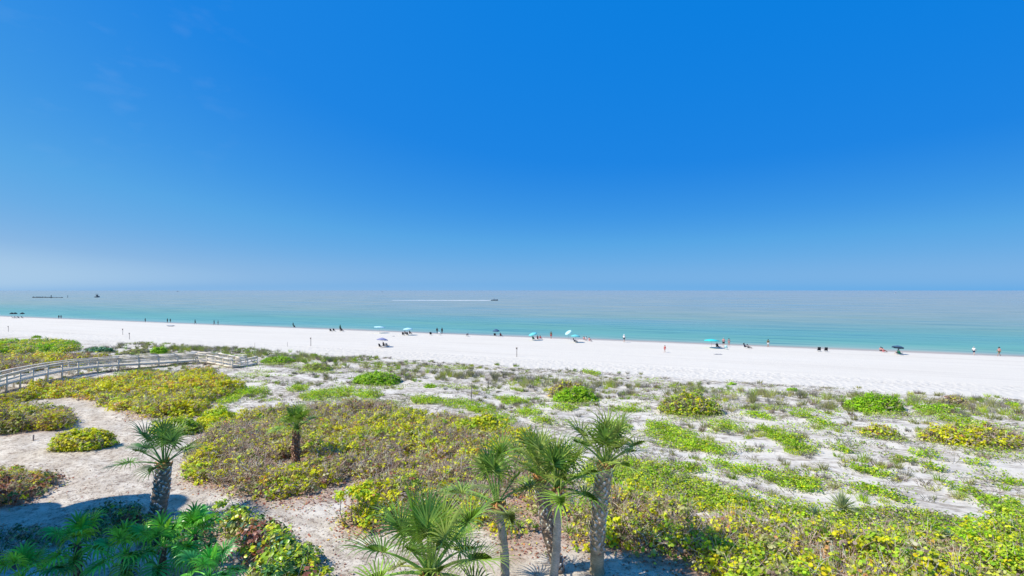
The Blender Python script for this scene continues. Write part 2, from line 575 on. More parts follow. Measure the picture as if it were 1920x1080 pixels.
# ------------------------------------------------------------------ leaves, twigs
LEAF_GAIN = 2.1
PAL = {
    'yellow': [(0.38, 0.36, 0.010), (0.45, 0.40, 0.012), (0.31, 0.33, 0.012), (0.48, 0.38, 0.012)],
    'lime': [(0.20, 0.30, 0.02), (0.25, 0.34, 0.025), (0.16, 0.25, 0.02), (0.30, 0.36, 0.03)],
    'vivid': [(0.14, 0.27, 0.008), (0.18, 0.31, 0.010), (0.11, 0.22, 0.008), (0.22, 0.34, 0.012)],
    'olive': [(0.19, 0.20, 0.055), (0.24, 0.24, 0.08), (0.15, 0.16, 0.05), (0.28, 0.27, 0.11)],
    'dark': [(0.045, 0.11, 0.03), (0.06, 0.14, 0.035), (0.03, 0.085, 0.035), (0.09, 0.17, 0.04)],
    'orange': [(0.50, 0.24, 0.04), (0.55, 0.32, 0.05), (0.46, 0.17, 0.06), (0.56, 0.40, 0.06)],
    'mauve': [(0.30, 0.225, 0.18), (0.38, 0.30, 0.245), (0.22, 0.155, 0.125), (0.44, 0.35, 0.28)],
    'pale': [(0.38, 0.36, 0.17), (0.44, 0.40, 0.24), (0.33, 0.33, 0.12), (0.46, 0.42, 0.28)],
    'rust': [(0.30, 0.10, 0.06), (0.36, 0.15, 0.09), (0.24, 0.08, 0.05), (0.42, 0.22, 0.15)],
    'bluegreen': [(0.06, 0.15, 0.09), (0.08, 0.18, 0.11), (0.10, 0.20, 0.12), (0.05, 0.12, 0.07)],
    'grey': [(0.26, 0.25, 0.20), (0.31, 0.29, 0.23), (0.21, 0.20, 0.16), (0.35, 0.33, 0.27)],
}


DRY = ('mauve', 'pale', 'grey', 'rust')
PALG = {k: np.array(v) * (1.3 if k in DRY else LEAF_GAIN) for k, v in PAL.items()}


def palette(names, w, n):
    w = np.asarray(w, float); w = w / w.sum()
    k = rng.choice(len(names), size=n, p=w)
    flat = np.array([PALG[a] for a in names])
    c = flat[k, rng.integers(0, 4, n)]
    return np.clip(c * rng.uniform(0.75, 1.25, (n, 1)), 0, 0.85)


def unit(v):
    return v / np.maximum(np.linalg.norm(v, axis=-1, keepdims=True), 1e-9)


def add_leaves(mb, P, N, size, col, hexa=True, fold=0.12, narrow=1.0):
    n = len(P)
    N = unit(N)
    r = rng.normal(size=(n, 3))
    U = unit(np.cross(N, r)); Vv = np.cross(N, U)
    s = np.broadcast_to(np.asarray(size, float), (n,))[:, None]
    if hexa:
        shp = [(0, -.5, 0), (.40, -.24, fold), (.42, .2, fold), (0, .5, 0), (-.42, .2, fold), (-.40, -.24, fold)]
        q = np.array([[0, 1, 2, 3], [3, 4, 5, 0]])
    else:
        shp = [(0, -.5, 0), (.5, 0, fold), (0, .5, 0), (-.5, 0, fold)]
        q = np.array([[0, 1, 2, 3]])
    k = len(shp)
    v = np.stack([P + s * (a * narrow * U + b * Vv + c * N) for a, b, c in shp], 1).reshape(-1, 3)
    q = (np.arange(n)[:, None, None] * k + q[None]).reshape(-1, 4)
    mb.add(v, q, None, np.repeat(col, k, 0))


def add_sticks(mb, A, B, r0, r1, col):
    n = len(A)
    d = unit(B - A)
    u = unit(np.cross(d, rng.normal(size=(n, 3)))); w = np.cross(d, u)
    vs_ = []
    r0 = np.broadcast_to(np.asarray(r0, float), (n,))[:, None]; r1 = np.broadcast_to(np.asarray(r1, float), (n,))[:, None]
    for base, r in ((A, r0), (B, r1)):
        for k in range(3):
            a = k * 2 * math.pi / 3
            vs_.append(base + r * (math.cos(a) * u + math.sin(a) * w))
    v = np.stack(vs_, 1).reshape(-1, 3)
    q = np.array([[0, 1, 4, 3], [1, 2, 5, 4], [2, 0, 3, 5]])
    q = (np.arange(n)[:, None, None] * 6 + q[None]).reshape(-1, 4)
    mb.add(v, q, None, np.repeat(col, 6, 0))


_p = gat(555, 866)
CLEAR = [(_p.x, _p.y, 2.1)]       # bare ground round the small palm in the thicket


def domes_in(P, step, r, h, edge=0.0, gap=0.0):
    """Jittered mound centres inside a ground polygon."""
    lo = P.min(0); hi = P.max(0)
    gx = np.arange(lo[0], hi[0], step); gy = np.arange(lo[1], hi[1], step)
    X, Y = np.meshgrid(gx, gy); X = X.ravel(); Y = Y.ravel()
    X = X + rng.uniform(-.45, .45, X.size) * step; Y = Y + rng.uniform(-.45, .45, Y.size) * step
    d = polydist(X, Y, P)
    for cxp, cyp, cr in CLEAR:
        d = np.where(np.hypot((X - cxp) * 1.2, (Y - cyp + cr * .45)) < cr, -1, d)
    k = d > (edge if edge else 0.5 * r)
    k &= ~((fbm(X / 2.6 + 31, Y / 2.6, 151, 3) < gap) & (d < 30))
    X, Y, d = X[k], Y[k], d[k]
    f = np.clip(0.55 + d / 2.5, 0, 1)
    rr = r * rng.uniform(0.75, 1.25, X.size) * (0.7 + 0.3 * f)
    hh = h * rng.uniform(0.7, 1.2, X.size) * f * (0.75 + 0.5 * fbm(X / 4, Y / 4, 51, 3))
    return X, Y, rr, hh


def shrub(name, label, cat, domes, leaf=0.16, lai=2.0, mats=(('yellow',), (1,)), mats2=None, twig=0.2, mat=None, hexa=True,
          group=None, narrow=1.0, twigcol='mauve', seed=0, nz_scale=3.0, stems=True, low=-0.15, thick=(0.78, 1.05), kind=None, twigr=0.010):
    """A plant made of leafy mounds: one foliage mesh and one mesh of branches."""
    X, Y, RR, HH = [np.atleast_1d(np.asarray(a, float)) for a in domes]
    gz = height(X, Y)
    cx, cy = X.mean(), Y.mean()
    base = np.array([cx, cy, hz(cx, cy)])
    root = empty(name, base, 0, label, cat, group)
    if kind: root['kind'] = kind
    area = math.pi * RR ** 2 * 0.6 + 2.2 * RR * HH
    fol = MB(); br = MB()
    nl = np.maximum((lai * area / (0.62 * narrow * leaf ** 2)).astype(int), 6)
    tf = fbm(X / nz_scale + 7, Y / nz_scale, 71 + seed, 3)            # where a mound is bare or of the second colouring
    tf = np.clip((tf - 0.5) * 3.2 + 0.5, 0, 1)
    tw = np.clip(twig * (0.4 + 1.2 * tf), 0, 0.95)
    nl = np.maximum((nl * (1 - tw * 0.6)).astype(int), 8)
    nk = np.maximum(nl // 7, 2)                                       # leaves sit in rosettes at the branch tips
    ki = np.repeat(np.arange(len(X)), nk)
    K = len(ki)
    cz = rng.uniform(low, 1.0, K); ph = rng.uniform(0, 2 * math.pi, K)
    sz = np.sqrt(np.clip(1 - np.clip(cz, 0, 1) ** 2, 0, 1))
    rad = rng.uniform(*thick, K)
    bumpy = 0.80 + 0.40 * vnoise(np.cos(ph) * 2 + ki * 3.1, cz * 3 + np.sin(ph) * 2, 5)
    D = np.stack([sz * np.cos(ph), sz * np.sin(ph), cz], 1)
    L = np.stack([RR[ki] * rad * bumpy * D[:, 0], RR[ki] * rad * bumpy * D[:, 1], HH[ki] * (0.12 + 0.88 * np.clip(rad * bumpy * cz, 0.0, 1.3))], 1)
    px = X[ki] + L[:, 0]; py = Y[ki] + L[:, 1]
    KP = np.stack([px, py, height(px, py) + 0.02 + L[:, 2]], 1) - base
    KN = unit(D * np.array([1, 1, 0.9]) + np.array([-0.1, 0, 0.8]) + rng.normal(size=(K, 3)) * 0.3)
    c1 = palette(*mats, K)
    w_ = np.asarray(mats[1], float); own = rng.choice(len(w_), size=len(X), p=w_ / w_.sum())     # each mound leans to one colour
    flat = np.array([PALG[a] for a in mats[0]])
    cm = flat[own[ki], rng.integers(0, 4, K)] * rng.uniform(.75, 1.25, (K, 1))
    c1 = np.where((rng.uniform(0, 1, K) < .68)[:, None], cm, c1)
    if mats2 is not None:
        c2 = palette(*mats2, K)
        pick = rng.uniform(0, 1, K) < np.clip(tf[ki] + rng.normal(0, .12, K), 0, 1)
        c1 = np.where(pick[:, None], c2, c1)
    per = np.maximum(rng.poisson(6.0, K), 2)
    li = np.repeat(np.arange(K), per)
    n = len(li); di = ki[li]
    jit = rng.normal(size=(n, 3))
    P = KP[li] + jit * leaf * np.array([.75, .75, .38])
    P[:, 2] = np.maximum(P[:, 2], height(P[:, 0] + base[0], P[:, 1] + base[1]) - base[2] + .02)
    N = KN[li] + jit * np.array([.35, .35, .2]) + rng.normal(size=(n, 3)) * 0.25
    c1 = c1[li] * rng.uniform(.70, 1.25, (n, 1))
    mound = rng.uniform(0.86, 1.14, len(X))
    add_leaves(fol, P, N, leaf * rng.uniform(0.5, 1.4, n), np.clip(c1 * mound[di][:, None], 0, 0.85), hexa, 0.12, narrow)
    fol.build('foliage', mat or M_LEAF, root)['kind'] = 'stuff'
    # twigs
    nt_ = np.maximum((area * 36 * tw).astype(int), 1)
    if twig > 0:
        di = np.repeat(np.arange(len(X)), nt_); n = len(di)
        ph = rng.uniform(0, 2 * math.pi, n); rr = np.sqrt(rng.uniform(0, 1, n)); up = rng.uniform(0.1, 0.85, n)
        ax = X[di] + RR[di] * rr * 0.85 * np.cos(ph); ay = Y[di] + RR[di] * rr * 0.85 * np.sin(ph)
        A = np.stack([ax, ay, height(ax, ay) + HH[di] * up * np.sqrt(np.clip(1 - 0.6 * rr ** 2, 0, 1))], 1) - base
        dirs = unit(np.stack([np.cos(ph) * rr, np.sin(ph) * rr, np.full(n, 0.75)], 1) + rng.normal(size=(n, 3)) * 0.42)
        B = A + dirs * (rng.uniform(0.25, 0.65, n) * np.clip(HH[di], 0.5, 1.4))[:, None]
        add_sticks(br, A, B, twigr * 1.4, twigr * 0.7, np.clip(palette([twigcol], [1], n) * np.array([1.75, 1.6, 1.5]), 0, .8))
    if stems:
        di = np.repeat(np.arange(len(X)), 3); n = len(di)
        ph = rng.uniform(0, 2 * math.pi, n)
        ax = X[di] + 0.12 * np.cos(ph); ay = Y[di] + 0.12 * np.sin(ph)
        A = np.stack([ax, ay, height(ax, ay) - 0.05], 1) - base
        B = A + np.stack([RR[di] * 0.5 * np.cos(ph), RR[di] * 0.5 * np.sin(ph), HH[di] * 0.8], 1)
        add_sticks(br, A, B, 0.026, 0.012, palette([twigcol], [1], n) * 0.8)
    if br.n: br.build('branches', M_BARK, root)['kind'] = 'stuff'
    return root


def ellipse_domes(px, py, rxpx, hpx, step=0.7, squash=0.55, r=0.6, h=None):
    """Mounds filling an ellipse on the ground around the foot of a plant seen at (px, py)."""
    g = gat(px, py)
    k = g.y / F
    rx = rxpx * k
    ry = rx * squash
    H = h if h is not None else hpx * k
    n = max(3, int(math.pi * rx * ry / (step * step * 0.6)))
    a = rng.uniform(0, 2 * math.pi, n); q = np.sqrt(rng.uniform(0, 1, n)) * (0.62 + 0.62 * vnoise(np.cos(a) * 1.6 + px, np.sin(a) * 1.6 + py, 77))
    RR = np.minimum(r, rx * 0.55) * rng.uniform(0.75, 1.15, n)
    X = g.x + np.maximum(rx - RR * .65, 0.05) * q * np.cos(a); Y = g.y + max(ry, .4) + np.maximum(ry - RR * .8, 0.05) * q * np.sin(a)
    HH = H * (1 - 0.45 * q ** 2) * rng.uniform(0.6, 1.12, n)
    return X, Y, RR, HH


SG = (['yellow', 'lime', 'orange', 'mauve', 'pale', 'olive'], [5.5, 3, .6, 0.8, .7, 1.2])
SG_BARE = (['mauve', 'pale', 'yellow', 'olive', 'rust'], [1.6, 2.0, 3.4, 2.0, .6])
SG_GOLD = (['yellow', 'orange', 'lime'], [5, 1.8, 1])
SG_GREEN = (['lime', 'yellow', 'olive'], [4, 2, 1])
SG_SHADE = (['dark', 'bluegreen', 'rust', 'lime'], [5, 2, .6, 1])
VIV = (['vivid', 'lime'], [5, 1])
GC = (['lime', 'vivid', 'olive'], [3, 1.5, 1.2])

# thicket outlines, read off as ground positions
G_ = 1.0
P_C = poly([(0, 742, 2), (50, 718, 2), (130, 712, 2), (215, 703, 2), (260, 695, 2.1), (330, 688, 2.1), (400, 686, 2.1), (440, 708, 2), (458, 722, 1.6), (405, 748, G_), (380, 780, G_), (320, 786, G_),
            (262, 786, G_), (215, 768, G_), (175, 750, G_), (130, 744, G_), (60, 746, G_), (30, 756, G_), (0, 766, G_)])
P_CW = poly([(-250, 755, 2), (-250, 735, 2), (0, 735, 2), (50, 725, 2), (125, 744, G_), (45, 752, G_), (15, 765, G_), (-30, 775, G_)])
P_BH = poly([(-160, 668, 2.4), (0, 663, 2.4), (100, 660, 2.4), (205, 662, 2.3), (222, 676, G_), (140, 688, G_), (60, 698, G_), (0, 706, G_), (-160, 730, G_)])
P_BK = poly([(-160, 640, 2), (0, 637, 2), (90, 635, 2), (145, 637, 2), (150, 660, G_), (60, 664, G_), (-160, 672, G_)])
P_D = poly([(-120, 758, 2.6), (0, 753, 2.6), (60, 750, 2.6), (132, 750, 2.6), (136, 800, G_), (110, 808, G_), (0, 816, G_), (-120, 826, G_)])
P_FE = poly([(-160, 870, 2), (0, 862, 2), (70, 864, 2), (108, 882, 1.6), (95, 920, G_), (50, 942, G_), (0, 950, G_), (-160, 965, G_)])
P_H1 = poly([(385, 800), (450, 775), (545, 765), (640, 758), (720, 757), (800, 772), (880, 783), (960, 800), (1010, 810), (1000, 850), (940, 870), (820, 868),
             (760, 880), (700, 895), (640, 900), (575, 910), (500, 925), (440, 908), (350, 886), (352, 855), (365, 830)], 1.5)
P_H2 = poly([(700, 895), (760, 882), (860, 868), (1000, 850), (1075, 880), (1080, 960), (1040, 985), (960, 992), (900, 970), (820, 975), (760, 975), (700, 985),
             (655, 985), (640, 950), (650, 915)], 1.5)
P_I = poly([(1085, 935), (1150, 915), (1235, 930), (1330, 955), (1430, 962), (1520, 985), (1600, 985), (1680, 985), (1780, 990), (1830, 1030), (1920, 1050), (1960, 1150),
            (1500, 1150), (1370, 1085), (1270, 1045), (1170, 1012), (1085, 1000)], 1.6)
P_IR = poly([(1785, 985), (1830, 965), (1900, 975), (2050, 1000), (2050, 1150), (1900, 1100), (1800, 1070)], 1.7)
P_J = poly([(400, 965), (450, 945), (500, 962), (545, 1000), (590, 1035), (620, 1075), (640, 1160), (480, 1160), (470, 1080), (430, 1020), (405, 1000)], 1.5)
P_K = poly([(1090, 870), (1150, 850), (1215, 862), (1270, 880), (1330, 905), (1400, 930), (1560, 965), (1540, 985), (1430, 965), (1320, 957), (1230, 932), (1150, 918), (1085, 935)], 1.15)
P_KR = poly([(1440, 950), (1560, 960), (1640, 945), (1760, 955), (1820, 970), (1790, 1000), (1640, 995), (1520, 985)], 1.2)
P_GY = poly([(370, 795), (385, 775), (420, 765), (440, 775), (435, 795), (400, 806)], 1.4)

LITTER = [(P_H1, .9), (P_H2, 1.0), (P_I, 1.0), (P_D, .6), (P_FE, .9), (P_C, .6), (P_J, .5),
          (poly([(500, 905), (640, 905), (640, 940), (560, 950), (510, 935)]), .8),
          (poly([(960, 960), (1120, 960), (1230, 1000), (1150, 1035), (950, 1035)]), .75)]

build_ground()
build_water()


def build_shrubs():
    shrub('sea_grape_thicket', 'broad yellow-green sea grape thicket below the boardwalk, beside the beige path', 'shrub',
          domes_in(P_C, 1.1, 1.0, 1.3, gap=.30), 0.20, 2.0, SG_GOLD, SG, 0.25, hexa=False, twigr=.018)
    shrub('sea_grape_thicket', 'low yellow-green sea grape strip running left from the path to the boardwalk foot', 'shrub',
          domes_in(P_CW, 1.1, 1.0, 1.2), 0.20, 2.0, SG, SG_BARE, 0.35, seed=3, hexa=False, twigr=.018)
    shrub('sea_grape_hedge', 'flat-topped yellow hedge with brownish face beyond the boardwalk rail', 'hedge',
          domes_in(P_BH, 1.3, 1.2, 1.6), 0.24, 2.0, SG_GOLD, SG_BARE, 0.4, seed=4, hexa=False, twigr=.02)
    shrub('coastal_scrub', 'long band of mixed green dune scrub between the yellow hedge and the open beach', 'shrub',
          domes_in(P_BK, 1.6, 1.3, 1.3), 0.24, 2.2, VIV, SG, 0.15, mat=M_SMALL, hexa=False, seed=5, twigr=.02)
    shrub('dark_dune_bush', 'dark blue-green bush just past the end of the yellow hedge', 'shrub',
          ellipse_domes(176, 661, 26, 10, 1.2, 0.6, 1.1), 0.22, 2.2, (['bluegreen', 'dark'], [3, 2]), None, 0.1, mat=M_SMALL, hexa=False)
    shrub('olive_dune_bush', 'dull olive bush left of the round green bush beyond the boardwalk', 'shrub',
          ellipse_domes(243, 664, 30, 9, 1.2, 0.6, 1.0), 0.2, 1.8, (['olive', 'grey', 'lime'], [3, 2, 1]), None, 0.3, mat=M_SMALL, hexa=False)
    shrub('round_dune_bush', 'small round bright green bush behind the boardwalk rail', 'shrub',
          ellipse_domes(291, 664, 15, 14, 0.8, 0.7, 0.8), 0.18, 2.4, VIV, None, 0.05, mat=M_SMALL, hexa=False)
    shrub('sea_grape_hedge', 'block-shaped sea grape hedge with greyish leaves left of the path', 'hedge',
          domes_in(P_D, 0.85, 0.8, 1.75), 0.16, 2.3, (['pale', 'mauve', 'olive', 'lime', 'yellow'], [2, 2, 2, 1.2, 1.2]), SG_GOLD, 0.4, seed=6, hexa=False, twigr=.014)
    X, Y, RR, HH = ellipse_domes(131, 848, 56, 40, 0.42, 0.6, 0.7)
    shrub('sea_grape_shrub', 'lone rounded yellow-green shrub standing on the open beige path', 'shrub',
          (X, Y, RR, np.full(len(X), 1.15) * rng.uniform(.8, 1.1, len(X))), 0.15, 1.6, (['yellow', 'pale', 'lime'], [5, 1.5, 2]), None, 0.12, hexa=True)
    shrub('sea_grape_shrub', 'ragged orange and green sea grape at the left edge, below the lone rounded shrub', 'shrub',
          domes_in(P_FE, 0.8, 0.75, 1.15), 0.15, 1.9, SG, (['orange', 'rust', 'pale', 'dark'], [2, 2, 2, 1]), 0.4, seed=7, twigr=.012)
    shrub('young_sea_grape', 'bright yellow-green bush behind the thick-trunked stubby palm', 'shrub',
          domes_in(P_GY, 0.7, 0.75, 1.2), 0.16, 2.6, (['yellow', 'lime'], [3, 3]), None, 0.05, hexa=False)
    shrub('young_sea_grape', 'low yellow bush hidden partly by the crown of the thick-trunked stubby palm', 'shrub',
          ellipse_domes(320, 818, 55, 30, 0.7, 0.5, 0.75), 0.16, 2.3, SG_GREEN, None, 0.1, hexa=False)
    shrub('sea_grape_thicket', 'large half-bare sea grape thicket in the middle, around the small brown-trunked palm', 'shrub',
          domes_in(P_H1, 0.9, 0.8, 1.15, gap=.35), 0.155, 1.9, SG, SG_BARE, 0.58, seed=8, nz_scale=4.5, hexa=False, twigr=.013)
    shrub('sea_grape_thicket', 'twiggy sea grape thicket with rust leaf litter behind the front palms', 'shrub',
          domes_in(P_H2, 0.85, 0.75, 1.15, gap=.30), 0.15, 1.3, SG, SG_BARE, 0.75, seed=12, nz_scale=3.5, twigr=.011)
    shrub('sea_grape_shrub', 'dense bright yellow mound on the seaward edge of the middle thicket', 'shrub',
          ellipse_domes(895, 830, 75, 42, 0.8, 0.5, 0.85), 0.16, 2.5, (['yellow', 'lime'], [4, 2]), None, 0.12, seed=9, hexa=False)
    shrub('sea_grape_shrub', 'smaller bright yellow mound left of the twin palms, on the thicket edge', 'shrub',
          ellipse_domes(980, 848, 40, 38, 0.8, 0.6, 0.8), 0.16, 2.5, (['yellow', 'lime'], [4, 2]), None, 0.12, seed=10, hexa=False)
    shrub('sea_grape_thicket', 'tall yellow and orange sea grape thicket right of the rough-trunked palm, twiggy at its foot', 'shrub',
          domes_in(P_I, 0.75, 0.7, 1.25, gap=.31), 0.145, 1.6, (['yellow', 'lime', 'olive', 'pale'], [4.5, 5, 3, .7]), (['orange', 'yellow', 'mauve', 'lime', 'olive'], [.9, 3, 1.5, 2.5, 2]), 0.55, seed=14, nz_scale=2.4, twigr=.011)
    shrub('coastal_bush', 'fine-leaved mid-green bush at the corner beside the yellow and orange thicket', 'shrub',
          domes_in(P_IR, 0.8, 0.85, 2.0), 0.11, 2.2, (['lime', 'vivid', 'yellow', 'olive'], [4, 3, 1.5, .6]), (['lime', 'yellow', 'mauve'], [3, 1, .5]), 0.2, mat=M_SMALL, seed=15, hexa=False)
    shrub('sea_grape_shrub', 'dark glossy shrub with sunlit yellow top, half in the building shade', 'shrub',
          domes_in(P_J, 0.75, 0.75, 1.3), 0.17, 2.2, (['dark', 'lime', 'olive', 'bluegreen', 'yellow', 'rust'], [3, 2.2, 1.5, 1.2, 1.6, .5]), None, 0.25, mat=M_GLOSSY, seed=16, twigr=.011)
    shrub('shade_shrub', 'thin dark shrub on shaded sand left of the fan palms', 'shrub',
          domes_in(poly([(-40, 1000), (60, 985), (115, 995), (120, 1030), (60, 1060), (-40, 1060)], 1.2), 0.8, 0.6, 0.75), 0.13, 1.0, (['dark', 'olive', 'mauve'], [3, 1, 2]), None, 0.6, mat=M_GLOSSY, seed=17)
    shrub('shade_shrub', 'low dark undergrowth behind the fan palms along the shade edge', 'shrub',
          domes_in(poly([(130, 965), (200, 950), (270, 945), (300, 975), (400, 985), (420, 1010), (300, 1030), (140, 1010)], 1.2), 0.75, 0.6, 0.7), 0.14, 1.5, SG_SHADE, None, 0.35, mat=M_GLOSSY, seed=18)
    shrub('green_cover', 'dense low bright green creeping plants behind the tall yellow and orange thicket', 'ground cover',
          domes_in(P_K, 0.6, 0.6, 0.42), 0.11, 1.6, (['lime', 'vivid', 'olive', 'yellow'], [4, 1.5, 1.6, 1.2]), (['grey', 'olive', 'lime'], [2, 2, 1]), 0.3, mat=M_SMALL, seed=21, hexa=False, stems=False, kind='stuff')
    shrub('green_cover', 'low green and grey creeping plants around the large pale agave', 'ground cover',
          domes_in(P_KR, 0.65, 0.6, 0.42), 0.11, 1.6, (['lime', 'vivid', 'olive', 'yellow'], [4, 1.5, 1.6, 1.2]), (['grey', 'mauve', 'lime'], [2, 1, 1.5]), 0.35, mat=M_SMALL, seed=22, hexa=False, stems=False, kind='stuff')
    # small tree-like sea grape with bare stems by the path
    g = gat(668, 985)
    X = g.x + np.array([-0.75, -0.35, 0.1, 0.55, 0.9, -0.1, 0.4]); Y = g.y + np.array([0.1, 0.5, 0.2, 0.4, 0.1, 0.9, 0.9])
    root = empty('sea_grape_tree', g, 0, 'leggy young sea grape with bare curved stems at the path edge', 'small tree')
    fol = MB(); br = MB()
    for x, y in zip(X, Y):
        top = np.array([x - g.x + rng.uniform(-.2, .2), y - g.y, rng.uniform(1.35, 1.85)])
        p0 = np.array([(x - g.x) * 0.55, (y - g.y) * 0.6, -0.05])
        mid = p0 * 0.4 + top * 0.6 + np.array([rng.uniform(-.25, .25), 0, -0.25])
        br.tube([p0, (p0 + mid) / 2 + np.array([-.1, 0, 0]), mid, top], [0.035, 0.03, 0.024, 0.015], 6, (0.34, 0.27, 0.24))
        n = 90
        d = unit(rng.normal(size=(n, 3)))
        add_leaves(fol, top + d * rng.uniform(0.1, 0.42, (n, 1)) * np.array([1.0, 1.0, .8]), d + np.array([0, 0, .6]), 0.16 * rng.uniform(.7, 1.2, n),
                   palette(['yellow', 'lime', 'orange'], [4, 4, .5], n))
    br.build('stem', M_BARK, root); fol.build('foliage', M_LEAF, root)

    # vivid mounds and lone shrubs on the dunes
    lst = [
        ('sea_lettuce_mound', 'vivid green domed shrub on the dune just left of centre', (701, 723, 44, 22), VIV, .03),
        ('sea_lettuce_mound', 'vivid green mound growing against the front of a yellow sea grape', (1084, 756, 42, 27), VIV, .03),
        ('sea_lettuce_mound', 'wide vivid green mound on the right-hand dune, largest of the bright mounds', (1668, 776, 58, 27), VIV, .03),
        ('sea_lettuce_mound', 'flat vivid green patch of shrub right of the end of the boardwalk', (514, 682, 30, 12), VIV, .05),
        ('sea_lettuce_mound', 'low bright green strip right of the wide vivid mound', (1778, 776, 38, 11), (['vivid', 'olive'], [3, 1]), .1),
        ('dune_shrub', 'olive-yellow low shrub between the flat vivid patch and the domed vivid shrub', (590, 696, 27, 13), (['lime', 'olive'], [2, 1]), .2),
    ]
    for nm, lab, (px, py, rx, hp), pal, tw in lst:
        shrub(nm, lab, 'shrub', ellipse_domes(px, py, rx, hp, 0.5, 0.6, 0.75), 0.15, 1.7, pal, None, tw + .08, mat=M_SMALL, hexa=False, group='bright shrubs on the dunes', twigr=.016)
    for nm, lab, (px, py, rx, hp), pal in [
        ('sea_grape_shrub', 'yellow-olive sea grape behind the vivid mound right of centre', (1068, 748, 42, 34), SG),
        ('sea_grape_shrub', 'rounded yellow sea grape alone on the dune, above the middle of the right slope', (1308, 782, 62, 46), SG_GREEN),
        ('sea_grape_shrub', 'small sparse sea grape above the low bright green strip', (1800, 762, 27, 20), SG),
        ('sea_grape_shrub', 'wide orange and olive sea grape running out of the frame on the dune', (1870, 845, 95, 40), SG),
        ('sea_grape_shrub', 'small half-bare sea grape beneath the wide vivid mound', (1665, 822, 36, 24), SG),
    ]:
        shrub(nm, lab, 'shrub', ellipse_domes(px, py, rx, hp * .85, 0.6, 0.55, 0.75), 0.17, 1.6, pal, SG_BARE if pal is SG else None, 0.25, hexa=False, group='sea grapes on the dunes', twigr=.016)
    small = [('small green tuft alone on sand above the rounded yellow sea grape, near the trodden band', (1370, 722, 9, 6)),
             ('small green tuft on sand between the rounded sea grape and the wide vivid mound', (1489, 734, 12, 6)),
             ('small bright green tuft at the right photo edge above the orange sea grape', (1908, 762, 14, 5)),
             ('small bright green tuft on pale sand near the olive-yellow low shrub', (590, 668, 8, 5)),
             ('small bright green tuft seaward of the olive-yellow low shrub', (614, 674, 8, 5)),
             ('small green tuft below the domed vivid shrub', (805, 728, 12, 6)),
             ('pale green tuft under the scrub band by the beach', (64, 634, 9, 5))]
    for lab, (px, py, rx, hp) in small:
        shrub('dune_tuft', lab, 'plant', ellipse_domes(px, py, rx, hp, 0.6, 0.6, 0.5), 0.14, 2.2, VIV, None, 0.1, mat=M_SMALL, hexa=False, group='small green tufts on the sand', stems=False)


